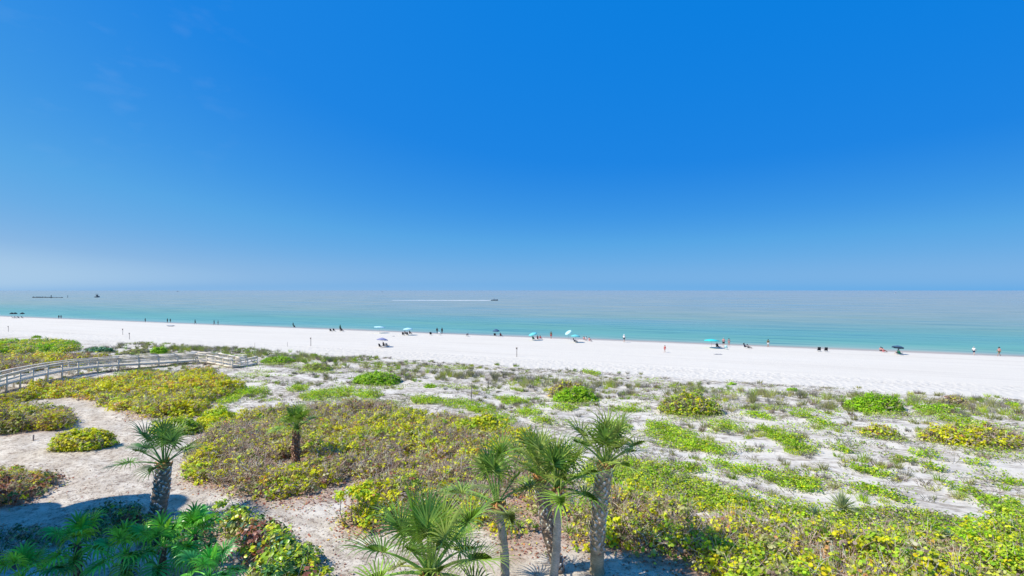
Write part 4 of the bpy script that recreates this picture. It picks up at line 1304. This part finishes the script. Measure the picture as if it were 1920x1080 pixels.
BLACK = cloth('black', (.02, .02, .024)); NAVY = cloth('navy', (.02, .035, .09)); WHITE = cloth('white', (.78, .78, .78)); RED = cloth('red', (.55, .03, .04))
PINK = cloth('pink', (.62, .30, .28)); GREY = cloth('grey', (.28, .28, .30)); TEAL = cloth('teal', (.16, .58, .58)); PALE = cloth('pale_aqua', (.52, .80, .82)); GREEN = cloth('green', (.02, .16, .10))
LAV = cloth('lavender', (.30, .30, .46)); STEEL = cloth('steel_blue', (.07, .14, .23)); OLIVE = cloth('olive', (.12, .12, .06))
M_HAIR = [mat_plain('hair_dark', (.02, .014, .01), .6), mat_plain('hair_brown', (.10, .055, .03), .6), mat_plain('hair_grey', (.40, .38, .36), .6)]
M_TUBE = mat_plain('chair_tube', (.35, .36, .37), .35, .5)
OFF_ANG = math.atan2(SHN[0], -SHN[1]) if False else math.atan2(-(-SHN[0]), -SHN[1])     # heading of an object whose +Y looks out to sea


def skin(name, J, E, rad, mat, parent, levels=1):
    names = list(J)
    idx = {k: i for i, k in enumerate(names)}
    me = bpy.data.meshes.new(name)
    me.from_pydata([J[k] for k in names], [(idx[a], idx[b]) for a, b in E], [])
    o = bpy.data.objects.new(name, me); COL.objects.link(o); o.parent = parent
    o.modifiers.new('skin', 'SKIN')
    if not me.skin_vertices: me.attributes.new('skin', 'FLOAT', 'POINT')
    sv = me.skin_vertices[0].data
    for k in names:
        r = rad[k]
        sv[idx[k]].radius = r if isinstance(r, tuple) else (r, r)
        sv[idx[k]].use_root = (k == names[0])
    s = o.modifiers.new('subdiv', 'SUBSURF'); s.levels = levels; s.render_levels = levels
    me.materials.append(mat)
    return o


def pose_joints(pose):
    J = {'pelvis': (0, 0, .95), 'waist': (0, .0, 1.10), 'chest': (0, .01, 1.30), 'neck': (0, .0, 1.47), 'head': (0, .02, 1.58), 'crown': (0, .02, 1.69), 'nose': (0, .125, 1.575)}
    for s, k in ((-1, 'l'), (1, 'r')):
        J['sh' + k] = (s * .18, 0, 1.40); J['el' + k] = (s * .235, -.02, 1.12); J['wr' + k] = (s * .24, .05, .88); J['ha' + k] = (s * .235, .09, .78)
        J['hi' + k] = (s * .095, 0, .88); J['kn' + k] = (s * .10, .03, .49); J['an' + k] = (s * .10, -.02, .08); J['to' + k] = (s * .11, .13, .03)
    if pose == 'walk':
        for s, k, f in ((-1, 'l', 1), (1, 'r', -1)):
            J['kn' + k] = (s * .10, .03 + f * .16 + .05, .50); J['an' + k] = (s * .10, f * .27, .09 + (.06 if f < 0 else 0)); J['to' + k] = (s * .10, f * .27 + .14, .04)
            J['el' + k] = (s * .24, -f * .13, 1.14); J['wr' + k] = (s * .23, -f * .13 + .12, .93); J['ha' + k] = (s * .22, -f * .13 + .18, .85)
    if pose in ('sit', 'recline'):
        b = .12 if pose == 'sit' else .42
        z0 = .34
        tilt = lambda h: (0, -b * h, z0 + h * math.sqrt(1 - b * b))
        for k, h in (('pelvis', 0), ('waist', .15), ('chest', .36), ('neck', .53), ('head', .64), ('crown', .74)):
            J[k] = tilt(h)
        J['nose'] = (0, J['head'][1] + .11, J['head'][2])
        for s, k in ((-1, 'l'), (1, 'r')):
            sh = tilt(.46)
            J['sh' + k] = (s * .18, sh[1], sh[2]); J['el' + k] = (s * .26, sh[1] + .12, sh[2] - .24); J['wr' + k] = (s * .25, sh[1] + .34, sh[2] - .26); J['ha' + k] = (s * .24, sh[1] + .43, sh[2] - .26)
            J['hi' + k] = (s * .095, .05, z0 - .02); J['kn' + k] = (s * .12, .45, z0 + .08); J['an' + k] = (s * .12, .80, .10); J['to' + k] = (s * .12, .92, .16)
    return J


E_BODY = [('pelvis', 'waist'), ('waist', 'chest'), ('chest', 'neck'), ('neck', 'head'), ('head', 'crown'), ('head', 'nose')]
for k in 'lr':
    E_BODY += [('chest', 'sh' + k), ('sh' + k, 'el' + k), ('el' + k, 'wr' + k), ('wr' + k, 'ha' + k), ('pelvis', 'hi' + k), ('hi' + k, 'kn' + k), ('kn' + k, 'an' + k), ('an' + k, 'to' + k)]
RAD = {'pelvis': (.15, .11), 'waist': (.13, .10), 'chest': (.16, .11), 'neck': .055, 'head': (.085, .10), 'crown': .06, 'nose': .015}
for k in 'lr':
    RAD.update({'sh' + k: .062, 'el' + k: .043, 'wr' + k: .032, 'ha' + k: .034, 'hi' + k: .095, 'kn' + k: .062, 'an' + k: .042, 'to' + k: .035})


def person(label, loc, rz=0.0, pose='stand', skin_i=0, hair_i=0, top=None, bottom=None, hat=None, scale=1.0, group='people on the beach'):
    root = empty('person', loc, rz, label, 'person', group)
    root.scale = (scale,) * 3
    J = pose_joints(pose)
    skin('body', J, E_BODY, RAD, M_SKIN[skin_i], root)
    if top:
        names = ['chest', 'waist', 'pelvis', 'shl', 'ell', 'shr', 'elr']
        Jt = {k: J[k] for k in names}
        for k in 'lr': Jt['el' + k] = tuple(np.array(J['sh' + k]) * .35 + np.array(J['el' + k]) * .65)
        skin('shirt', Jt, [('chest', 'waist'), ('waist', 'pelvis'), ('chest', 'shl'), ('shl', 'ell'), ('chest', 'shr'), ('shr', 'elr')],
             {'chest': (.185, .135), 'waist': (.165, .13), 'pelvis': (.175, .135), 'shl': .085, 'shr': .085, 'ell': .075, 'elr': .075}, top, root)
    if bottom:
        Jb = {k: J[k] for k in ('pelvis', 'hil', 'hir', 'knl', 'knr')}
        for k in 'lr': Jb['kn' + k] = tuple(np.array(J['hi' + k]) * .3 + np.array(J['kn' + k]) * .7)
        skin('shorts', Jb, [('pelvis', 'hil'), ('hil', 'knl'), ('pelvis', 'hir'), ('hir', 'knr')],
             {'pelvis': (.165, .125), 'hil': .115, 'hir': .115, 'knl': .095, 'knr': .095}, bottom, root)
    h = np.array(J['head']); c = np.array(J['crown'])
    mb = MB()
    if hat:
        d = unit(c - h)
        mb.tube([h + d * .035, h + d * .045, h + d * .05, h + d * .15, h + d * .17], [.20, .20, .115, .10, .04], 12)
        mb.build('hat', hat, root, True)
    else:
        mb.tube([h + np.array([0, -.035, -.06]), h + np.array([0, -.035, .0]), h + np.array([0, -.02, .07]), c + np.array([0, -.01, .02]), c + np.array([0, -.01, .05])], [.075, .105, .108, .08, .02], 10)
        mb.build('hair', M_HAIR[hair_i], root, True)
    return root


def chair(label, loc, rz, fabric, group='beach chairs', recl=.35):
    root = empty('beach_chair', loc, rz, label, 'beach chair', group)
    sb = math.sin(recl); cb = math.cos(recl)
    mb = MB(); mb.bar((0, -.24, .27), (0, .28, .33), .54, .03); mb.build('seat', fabric, root)
    mb = MB(); mb.bar((0, -.26, .29), (0, -.26 - .68 * sb, .29 + .68 * cb), .54, .03); mb.build('backrest', fabric, root)
    mb = MB()
    for s in (-1, 1):
        x = s * .29
        mb.tube([(x, .30, .34), (x, -.25, .27), (x, -.27 - .7 * sb, .29 + .7 * cb)], .014, 6)
        mb.tube([(x, .36, .0), (x, -.02, .30), (x, -.30, .50)], .014, 6); mb.tube([(x, -.44, .0), (x, .05, .31), (x, .24, .50)], .014, 6)
    mb.build('frame', M_TUBE, root)
    mb = MB()
    for s in (-1, 1): mb.box((s * .29, -.03, .515), (.05, .56, .025))
    mb.build('armrest', M_TUBE, root)
    return root


def parasol(label, loc, fabric, h=2.1, r=1.15, tilt=(0, 0), group='parasols on the beach', drop=.42, sag=.0):
    root = empty('parasol', loc, rng.uniform(0, 1), label, 'parasol', group)
    ax = unit(np.array([tilt[0], tilt[1], 1.0]))
    hub = np.array([tilt[0] * .35, tilt[1] * .35, h])
    mb = MB(); mb.tube([(0, 0, -.3), (0, 0, h * .62), hub], .02, 6); mb.build('pole', M_TUBE, root)
    u = unit(np.cross(ax, [0.0, 1, 0.01])); w = np.cross(ax, u)
    n = 8; sub = 4
    V = [hub + ax * .02]; q = []; t = []
    m = n * sub
    rows = [.35, .7, 1.0]
    for f in rows:
        for i in range(m):
            a = 2 * math.pi * i / m
            ph = (i % sub) / sub
            rr = r * f * (1 - .07 * math.sin(math.pi * ph)); dz = -drop * (f ** 1.5) + .05 * f * math.sin(math.pi * ph)
            V.append(hub + u * rr * math.cos(a) + w * rr * math.sin(a) + ax * dz)
    for i in range(m):
        j = (i + 1) % m
        t.append([0, 1 + i, 1 + j])
        for k in range(2):
            q.append([1 + k * m + i, 1 + (k + 1) * m + i, 1 + (k + 1) * m + j, 1 + k * m + j])
    # valance
    base = len(V)
    for i in range(m):
        V.append(V[1 + 2 * m + i] - ax * .14)
    for i in range(m):
        j = (i + 1) % m
        q.append([1 + 2 * m + i, base + i, base + j, 1 + 2 * m + j])
    mb = MB(); mb.add(V, q, t)
    o = mb.build('canopy', fabric, root)
    sol = o.modifiers.new('thickness', 'SOLIDIFY'); sol.thickness = .006
    mb = MB()
    for i in range(n):
        a = 2 * math.pi * i / n
        mb.tube([hub - ax * .01, hub + u * r * .97 * math.cos(a) + w * r * .97 * math.sin(a) - ax * (drop + .02)], .008, 4)
    mb.build('rib', M_TUBE, root)
    return root


def rot_off(jit=.3):
    return OFF_ANG + rng.uniform(-jit, jit)


def build_beach_life():
    P = person; C = chair; U = parasol
    # far left camp
    for i, (px, w) in enumerate(((22.5, 'first'), (28.5, 'second'), (42, 'third'))):
        U(f'small dark parasol at the far left camp, {w} from the photo edge', gat(px, 596), BLACK, 2.5, .85, drop=.6)
    C('dark chair under the far left parasols, nearest the photo edge', gat(25, 597), rot_off(), BLACK)
    C('dark chair in the middle of the far left parasols', gat(30, 597), rot_off(), BLACK)
    C('dark chair between the second and third far left parasols', gat(36, 597), rot_off(), BLACK)
    C('dark chair under the third far left parasol', gat(43, 597), rot_off(), BLACK)
    P('person in dark clothes at the waterline, left of a pair near the far left camp', gat(110.5, 597), .4, 'walk', 2, 0, BLACK, BLACK, scale=1.05)
    P('person in grey clothes at the waterline, right of a pair near the far left camp', gat(114.7, 597), .4, 'walk', 0, 0, GREY, NAVY, scale=1.05)
    P('lone dark figure wading at the water edge beyond the close pair of posts', gat(272.5, 603), OFF_ANG, 'stand', 2, 0, BLACK, BLACK)
    P('person in black standing over the grey boat-shaped float, left of two', gat(314, 604), OFF_ANG, 'stand', 2, 0, BLACK, BLACK, scale=1.05)
    P('person in black standing over the grey boat-shaped float, right of two', gat(319.5, 604), OFF_ANG, 'walk', 2, 0, BLACK, BLACK)
    P('single dark figure walking at the waterline above the boardwalk middle', gat(366, 607.5), -1.2, 'walk', 2, 0, NAVY, BLACK, scale=1.1)
    P('dark figure at the waterline above the boardwalk bend, left of two', gat(401.5, 608.5), -1.2, 'walk', 2, 0, NAVY, GREY, scale=1.1)
    P('dark broad figure at the waterline above the boardwalk bend, right of two', gat(409, 608.5), -1.2, 'stand', 2, 0, GREY, OLIVE, scale=1.05)
    # float
    g = gat(320, 612)
    mb = MB()
    u = np.linspace(0, 1, 9)
    mb.tube(np.stack([(u - .5) * 3.4, 0 * u, .22 + .16 * (2 * u - 1) ** 2], 1), .05 + .30 * np.sin(u * math.pi), 10, (.4, .4, .42))
    o = mb.build('kayak', mat_plain('kayak_grey', (.38, .39, .41), .4), None, True); o.location = g; o.rotation_euler = (0, 0, SH_ANG + .2)
    tag(o, 'grey kayak lying on the sand below the two people in black', 'kayak')
    C('dark chair at the waterline with someone beside it, left of the dark group', gat(553, 613.5), rot_off(), BLACK)
    P('dark figure standing behind the lone waterline chair', gat(549.8, 611.5), OFF_ANG, 'stand', 2, 0, BLACK, BLACK)
    C('dark low chair at the left end of the dark group by the water', gat(621, 622), rot_off(), BLACK)
    C('dark low chair in the middle of the dark group by the water', gat(627, 621.5), rot_off(), BLACK)
    P('person in dark green standing in the dark group by the water', gat(638, 621), OFF_ANG, 'stand', 2, 0, GREEN, BLACK, scale=1.15)
    P('person in black sitting at the feet of the standing one in dark green', gat(640.5, 621.5), OFF_ANG, 'sit', 2, 0, BLACK, BLACK)
    U('flat pale aqua parasol with no chairs, casting a thin shadow', gat(712, 624.5), PALE, 2.0, 1.65, (.1, 0), drop=.3)
    U('lavender parasol alone in the middle of the sand over two dark chairs', gat(717, 650.5), LAV, 2.05, 1.25, (.12, 0), drop=.45)
    C('dark chair under the lavender parasol, left one', gat(714, 652), rot_off(), BLACK)
    C('dark chair beside the lavender parasol, right one', gat(727.5, 651), rot_off(), GREY)
    P('person in black sitting under the lavender parasol', gat(719.5, 650.5), rot_off(), 'sit', 0, 0, BLACK, BLACK)
    U('pale aqua parasol over two dark chairs, right of the flat one', gat(765, 628.5), PALE, 2.05, 1.35, drop=.35)
    C('dark chair under the pale aqua parasol, left one', gat(756.5, 629), rot_off(), BLACK)
    P('person in black sitting under the pale aqua parasol, left', gat(759.5, 627.5), rot_off(), 'sit', 0, 0, BLACK, BLACK)
    P('person in black sitting under the pale aqua parasol, right', gat(768.5, 627), rot_off(), 'sit', 2, 0, BLACK, BLACK)
    C('low dark chair in the shadow of the pale aqua parasol', gat(764.5, 629), rot_off(), BLACK)
    C('dark chair alone left of the two bathers', gat(808, 628.5), rot_off(), BLACK)
    P('bather in black standing at the water edge, left of two', gat(819.5, 624.5), OFF_ANG, 'walk', 2, 0, BLACK, BLACK, scale=1.1)
    P('bather in black standing at the water edge, right of two', gat(828.8, 624.5), OFF_ANG, 'stand', 2, 0, BLACK, BLACK, scale=1.1)
    C('pale striped chair below the two bathers', gat(825, 628.5), rot_off(), WHITE)
    C('grey lounge chair alone between the bathers and the dark blue parasol', gat(876, 630.5), rot_off(.1) + .5, GREY, recl=.6)
    U('dark steel-blue parasol over two chairs left of the central post', gat(930, 631), STEEL, 2.1, 1.0, drop=.6)
    C('dark chair under the steel-blue parasol, left one', gat(928.5, 630.5), rot_off(), BLACK)
    P('person with dark hair and red top sitting right of the steel-blue parasol pole', gat(938.5, 631), rot_off(), 'sit', 0, 0, RED, BLACK)
    U('teal parasol tilted left over people in red', gat(999, 638), TEAL, 1.9, 1.15, (-.35, 0), drop=.4)
    C('grey-green chair under the tilted teal parasol', gat(1001, 637.5), rot_off(), GREEN)
    P('person in red sitting right of the tilted teal parasol', gat(1008, 637), rot_off(), 'sit', 1, 1, RED, RED)
    P('person in red and white sitting at the right end of the tilted teal parasol group', gat(1013, 637), rot_off(), 'sit', 1, 1, RED, WHITE)
    P('thin person in brown standing at the waterline right of the tilted teal parasol', gat(1033.3, 635), OFF_ANG, 'stand', 0, 1, OLIVE, RED, scale=1.12)
    U('white parasol tipped steeply on its side', gat(1066, 637), PALE, 2.1, .95, (-.75, -.1), drop=.3)
    U('teal parasol over a dark lounger, right of the tipped white one', gat(1079, 642), TEAL, 1.9, 1.15, (.05, 0), drop=.4)
    P('person in dark clothes reclining under the teal parasol right of the tipped white one', gat(1077, 642), -1.3, 'recline', 0, 0, GREY, NAVY)
    C('dark lounger under the teal parasol right of the tipped white one', gat(1080, 642.5), -1.2, BLACK, recl=.7)
    P('person in pink sitting on the sand right of the dark lounger, nearest it', gat(1095, 638.5), OFF_ANG, 'sit', 1, 1, PINK, GREY)
    P('person in white sitting between two others on the sand', gat(1099, 639), OFF_ANG + .4, 'sit', 1, 1, WHITE, PINK)
    P('person in pink sitting on the sand with a dark shadow, rightmost of three', gat(1105, 640.5), OFF_ANG - .5, 'sit', 1, 0, PINK, PINK)
    P('walker in white shirt and black shorts near the middle of the waterline', gat(1170, 642), -1.0, 'walk', 1, 2, WHITE, BLACK, WHITE, scale=1.12)
    P('child in red walking alone across the open sand', gat(1246.5, 661), 1.9, 'walk', 1, 1, RED, RED, scale=.86)
    U('wide bright teal parasol over the group with a standing woman in pink', gat(1334, 652.5), cloth('bright_teal', (.05, .60, .58)), 1.95, 1.6, (.05, 0), drop=.32)
    P('person in black sitting under the right edge of the wide bright teal parasol', gat(1344, 652), rot_off(), 'sit', 2, 0, BLACK, BLACK)
    C('dark lounger beside the person in black under the wide bright teal parasol', gat(1349, 653), rot_off() - .8, BLACK, recl=.7)
    P('person in pink top and black bottoms standing right of the wide teal parasol', gat(1356.5, 650.5), OFF_ANG, 'walk', 1, 2, PINK, BLACK, scale=1.18)
    P('shorter person in dark top standing behind the one in pink', gat(1366.5, 647.5), OFF_ANG, 'stand', 0, 0, GREY, PINK)
    C('pale green low chair at the feet of the person in pink', gat(1361, 655), rot_off(), PALE)
    P('person lying back on the sand, left of a reclining pair', gat(1396.5, 652.5), -1.3, 'recline', 0, 0, NAVY, BLACK, BLACK)
    P('person lying back on the sand in dark clothes, right of a reclining pair', gat(1403, 654), -1.4, 'recline', 0, 0, GREY, BLACK)
    P('person in pale green standing alone at the waterline right of the reclining pair', gat(1440, 650.5), OFF_ANG, 'stand', 0, 0, OLIVE, WHITE, scale=1.05)
    C('black folding chair facing the sea, left of an empty pair', gat(1535, 659), OFF_ANG, BLACK, recl=.25)
    C('black folding chair facing the sea, right of an empty pair', gat(1548, 659.5), OFF_ANG, BLACK, recl=.25)
    P('sunbather reclining left of the blue parasol on the right', gat(1656, 661), -1.4, 'recline', 0, 0, PINK, RED)
    P('person in black sitting up beside the reclining sunbather', gat(1651, 660), rot_off(), 'sit', 1, 0, PINK, BLACK)
    U('dark blue parasol pitched sideways over a green chair', gat(1683, 664.5), STEEL, 1.75, 1.0, (.3, 0), drop=.35)
    C('green chair under the dark blue parasol pitched sideways', gat(1688, 665.5), -1.2, GREEN, recl=.6)
    P('person in white sitting under the dark blue parasol pitched sideways', gat(1683.5, 664.5), rot_off(), 'sit', 1, 0, WHITE, BLACK)
    P('walker in white shirt and dark shorts near the right edge', gat(1825.5, 666), -1.2, 'walk', 1, 2, WHITE, NAVY, scale=1.0)
    P('bather with a dark hat walking at the right edge of the beach', gat(1873, 667.5), 1.3, 'walk', 0, 0, PINK, OLIVE, BLACK, scale=1.06)
    # towels
    for lab, px, py, w, col in (('dark towel spread on the sand in front of the wide teal parasol', 1346, 664.5, 1.4, GREY), ('small dark bag on the sand right of the pale aqua parasol', 738, 630.5, .5, GREY)):
        g = gat(px, py)
        mb = MB()
        n = 6
        xs = np.linspace(-w / 2, w / 2, n); ys = np.linspace(-.4, .4, 4)
        V = [(x, y, .05 + .03 * math.sin(x * 7 + y * 5)) for x in xs for y in ys] + [(x, y, -.02) for x in xs for y in ys]
        q = []
        for i in range(n - 1):
            for j in range(3):
                a = i * 4 + j
                q.append([a, a + 4, a + 5, a + 1]); q.append([a + 24, a + 25, a + 29, a + 28])
        for i in range(n - 1): q += [[i * 4, i * 4 + 24, i * 4 + 28, i * 4 + 4], [i * 4 + 3, i * 4 + 7, i * 4 + 31, i * 4 + 27]]
        for j in range(3): q += [[j, j + 1, j + 25, j + 24], [20 + j, 44 + j, 45 + j, 21 + j]]
        mb.add(V, q)
        o = mb.build('towel' if 'towel' in lab else 'beach_bag', col); o.location = g + Vector((0, 0, .01))
        tag(o, lab, 'towel' if 'towel' in lab else 'bag')


build_beach_life()


# ------------------------------------------------------------------ things on the water
def sea_at(px, d):
    t = CAM_Z / d
    return Vector(((px - 960) * t, F * t, 0.0))


def boat_hull(mb, L, Wd, H, col=None):
    n = 9
    V = []
    for i in range(n):
        f = i / (n - 1)
        x = (f - .5) * L
        wf = Wd / 2 * (1 - max(0, (f - .45) / .55) ** 2.2) * (.92 if i == 0 else 1)
        sh = H * (.75 + .45 * f ** 2)
        V += [(x, -wf, sh), (x, -wf * .72, -.1), (x, 0, -.3), (x, wf * .72, -.1), (x, wf, sh), (x, 0, sh - .06)]
    q = []
    for i in range(n - 1):
        for j in range(6):
            k = (j + 1) % 6
            q.append([i * 6 + j, (i + 1) * 6 + j, (i + 1) * 6 + k, i * 6 + k])
    q += [[0, 1, 2, 5], [2, 3, 4, 5]]
    mb.add(V, q, None, col)


def build_sea_things():
    M_WHITE = mat_plain('boat_white', (.75, .76, .78), .35, .5)
    M_DKHULL = mat_plain('boat_dark', (.05, .07, .09), .4, .5)
    M_GLASS = mat_plain('boat_glass', (.03, .05, .06), .1, .6)
    M_FOAM = mat_plain('foam', (.62, .64, .66), .8, .2, .06, .5)
    # motor boat and its wake
    g = sea_at(927, 19.0)
    k = g.y / F
    root = empty('motorboat', g, .03, 'white motorboat with dark hull speeding right ahead of its long wake', 'boat')
    mb = MB(); boat_hull(mb, 9.5, 2.6, 1.3); o = mb.build('hull', M_DKHULL, root)
    mb = MB(); mb.box((-.6, 0, 1.75), (1.6, 1.1, 1.1)); mb.build('console', M_WHITE, root)
    mb = MB(); mb.bar((.3, 0, 2.0), (.0, 0, 2.6), 1.1, .04); mb.build('windscreen', M_GLASS, root)
    mb = MB(); mb.box((-.8, 0, 3.15), (2.6, 1.9, .1)); mb.build('top_canopy', M_WHITE, root)
    for sx in (-1.8, .2):
        for sy in (-.7, .7):
            mb = MB(); mb.tube([(sx, sy, 1.0), (sx, sy, 3.1)], .04, 6); mb.build('support_pole', M_TUBE, root)
    mb = MB(); mb.box((-4.9, 0, .9), (.5, .8, 1.2)); mb.build('outboard_motor', M_WHITE, root)
    n = 90
    Lw = 190 * k
    u = np.linspace(0, 1, n)
    V = []; q = []
    ramp = (1 - u) ** .6
    hgt = (.06 + .55 * ramp) * (.6 + .8 * fbm(u * 30, u * 0, 7, 3)) * np.clip(u * 40, .3, 1)
    wid = 2.0 + 10 * u
    for i in range(n):
        x = -4.5 - u[i] * Lw
        for j, (f, hh) in enumerate(((-1, -.05), (-.55, 1.0), (0, .5), (.55, .9), (1, -.05))):
            V.append((x, f * wid[i] / 2 + u[i] ** 2 * 14, max(hh * hgt[i], -.05)))
    for i in range(n - 1):
        for j in range(4):
            a = i * 5 + j
            q.append([a, a + 1, a + 6, a + 5])
    mb = MB(); mb.add(V, q); o = mb.build('boat_wake', M_FOAM); o.location = g
    tag(o, 'long white foam wake behind the speeding motorboat', 'wake', kind='stuff')
    # rocks and piles off the left beach
    g = sea_at(92, 13.6)
    k = g.y / F
    root = empty('rock_breakwater', g, 0, 'low dark line of breakwater rocks off the left beach', 'breakwater')
    M_ROCK = mat_wood('dark_rock', (.035, .04, .045), (.09, .095, .10))
    for i in range(26):
        f = i / 25
        px = -29 + 57 * f
        hh = (1.4 if px < 3 else .9) * rng.uniform(.6, 1.2)
        v = unit(rng.normal(size=(26, 3)))
        th = np.linspace(0, math.pi, 5); ph = np.linspace(0, 2 * math.pi, 8, endpoint=False)
        V = [(0, 0, 1)] + [(math.sin(a) * math.cos(b), math.sin(a) * math.sin(b), math.cos(a)) for a in th[1:-1] for b in ph] + [(0, 0, -1)]
        V = np.array(V) * rng.uniform(.75, 1.2, (len(V), 1)) * np.array([1.7, 1.8, hh]) + np.array([px * k, rng.uniform(-2, 2) - (3 if px > 3 else 0), .25])
        t = [[0, 1 + j, 1 + (j + 1) % 8] for j in range(8)] + [[25, 17 + (j + 1) % 8, 17 + j] for j in range(8)]
        q = [[1 + r * 8 + j, 9 + r * 8 + j, 9 + r * 8 + (j + 1) % 8, 1 + r * 8 + (j + 1) % 8] for r in range(2) for j in range(8)]
        mb = MB(); mb.add(V, q, t); mb.build('rock', M_ROCK, root)
    for lab, px, d, h, r in (('dark timber pile standing up from the breakwater rocks', 96, 14.3, 5.2, .5), ('faint lone pile right of the breakwater rocks', 127, 13.9, 5.0, .3)):
        g = sea_at(px, d); mb = MB(); mb.tube([(0, 0, -1), (0, 0, h * .6), (.05, 0, h)], [r, r, r * .85], 8, (.12, .11, .11))
        mb.tube([(0, 0, h), (0, 0, h + .12)], [r * 1.05, r * .5], 8, (.12, .11, .11))
        o = mb.build('timber_pile', M_BARK); o.location = g
        tag(o, lab, 'pile')
    # dark fishing boat, seen end on
    g = sea_at(182.5, 13.0)
    root = empty('fishing_boat', g, 1.3, 'small dark fishing boat right of the breakwater rocks', 'boat')
    mb = MB(); boat_hull(mb, 8.5, 4.6, 2.2); mb.build('hull', M_DKHULL, root)
    mb = MB(); mb.box((-.6, 0, 3.5), (2.6, 2.6, 2.2)); mb.build('cabin', M_DKHULL, root)
    mb = MB(); mb.box((-.6, 0, 6.4), (3.0, 3.4, .5)); mb.build('top_canopy', M_DKHULL, root)
    for sx, sy in ((-1.6, -1.3), (-1.6, 1.3), (.5, -1.3), (.5, 1.3)):
        mb = MB(); mb.tube([(sx, sy, 2), (sx, sy, 6.3)], .12, 6); mb.build('support_pole', M_DKHULL, root)
    # far craft
    for lab, px, d, L, mat_, nm in (('faint grey ship on the horizon, left one', 333, 2.3, 26, mat_plain('ship_grey', (.25, .28, .31), .6), 'distant_boat'),
                                    ('faint dark boat on the horizon left of the wake', 717, 3.0, 15, mat_plain('ship_dark', (.14, .16, .18), .6), 'distant_boat')):
        g = sea_at(px, d); root = empty(nm, g, 0, lab, 'boat', 'far boats on the horizon')
        mb = MB(); boat_hull(mb, L, L * .25, L * .10); mb.build('hull', mat_, root)
        mb = MB(); mb.box((-L * .1, 0, L * .17), (L * .3, L * .16, L * .14)); mb.build('cabin', mat_, root)
    g = sea_at(1679, 5.5); root = empty('sailboat', g, .3, 'tiny white sailing boat on the right of the horizon', 'boat', 'far boats on the horizon')
    mb = MB(); boat_hull(mb, 11, 3, 1.4); mb.build('hull', M_WHITE, root)
    mb = MB(); mb.tube([(.5, 0, 1), (.5, 0, 11)], .1, 6); mb.build('mast', M_TUBE, root)
    mb = MB(); mb.add([(.35, -.03, 2), (.35, -.03, 10.5), (-4.5, -.03, 2.2), (.35, .03, 2), (.35, .03, 10.5), (-4.5, .03, 2.2)], [[0, 1, 4, 3], [1, 2, 5, 4], [2, 0, 3, 5]], [[0, 2, 1], [3, 4, 5]]); mb.build('sail', M_WHITE, root)
    mb = MB(); mb.add([(.7, -.03, 2), (.7, -.03, 9), (5, -.03, 1.6), (.7, .03, 2), (.7, .03, 9), (5, .03, 1.6)], [[0, 1, 4, 3], [1, 2, 5, 4], [2, 0, 3, 5]], [[0, 2, 1], [3, 4, 5]]); mb.build('sail', M_WHITE, root)


build_sea_things()


# ------------------------------------------------------------------ the neighbouring wing whose shade falls on the lower left
def build_wing():
    M_WALL = mat_plain('stucco', (.60, .52, .42), .9, .1)
    M_HIP = mat_plain('roof_metal', (.30, .33, .34), .6, .2)
    M_BAY = mat_plain('shadow_bay_paint', (.55, .50, .44), .8, .1)
    M_PANE = mat_plain('window_glass', (.04, .06, .07), .1, .6)
    root = empty('condo_wing', (-36, 10, 1), 0, 'cream condominium wing beside the viewpoint, outside the photo, shading the palms', 'building')
    ang = math.atan2(28 - 17, -35 + 24)
    a = np.array([-37.0, 25.6]); b = np.array([-27.5, 15.5])
    H = 19.5
    d = unit(b - a); n2 = np.array([d[1], -d[0]])
    if n2[0] > 0: n2 = -n2
    pr = [a, b, b + n2 * 14, a + n2 * 14]
    V = [(p[0] + 36, p[1] - 10, -.5) for p in pr] + [(p[0] + 36, p[1] - 10, H) for p in pr]
    q = [[0, 1, 5, 4], [1, 2, 6, 5], [2, 3, 7, 6], [3, 0, 4, 7], [4, 5, 6, 7]]
    mb = MB(); mb.add(V, q); mb.build('wall', M_WALL, root)
    L = np.linalg.norm(b - a)
    for f in (.06, .34, .62, .90):  # hips added on top to scallop the edge of the wing's shadow
        c = a + d * L * f + n2 * 2.2
        w = 1.9
        V = [(c[0] + 36 + d[0] * x + n2[0] * y, c[1] - 10 + d[1] * x + n2[1] * y, H + .003) for x, y in ((-w, -w), (w, -w), (w, w), (-w, w))] + [(c[0] + 36, c[1] - 10, H + 2.6)]
        mb = MB(); mb.add(V, [[3, 2, 1, 0]], [[0, 1, 4], [1, 2, 4], [2, 3, 4], [3, 0, 4]]); mb.build('shadow_hip', M_HIP, root)
    for z0, z1, dx, r_ in ((6.5, 8.6, .4, 1.5), (8.9, 11.0, .4, 1.9), (15.2, 17.2, .4, 1.9), (17.6, 19.4, .4, 1.5)):  # solid drums added at the corner to put humps in the wing's shadow
        mb = MB(); mb.tube([(a[0] + 36 + dx, a[1] - 10 - .7, z0), (a[0] + 36 + dx, a[1] - 10 - .7, z1)], [r_, r_], 18); mb.build('shadow_bay', M_BAY, root)
    for fl in range(7):
        for f in (.15, .4, .65, .88):
            c = a + d * L * f - n2 * .03
            M = np.stack([np.array([d[0], d[1], 0]), np.array([n2[0], n2[1], 0]), np.array([0, 0, 1.0])], 1)
            mb = MB(); mb.box((c[0] + 36, c[1] - 10, 1.9 + fl * 2.9), (1.6, .12, 1.7), M); w_ = mb.build('window', M_WALL, root)
            c2 = c - n2 * .07
            mb = MB(); mb.box((c2[0] + 36, c2[1] - 10, 1.9 + fl * 2.9), (1.4, .06, 1.5), M); mb.build('pane', M_PANE, w_)


build_wing()
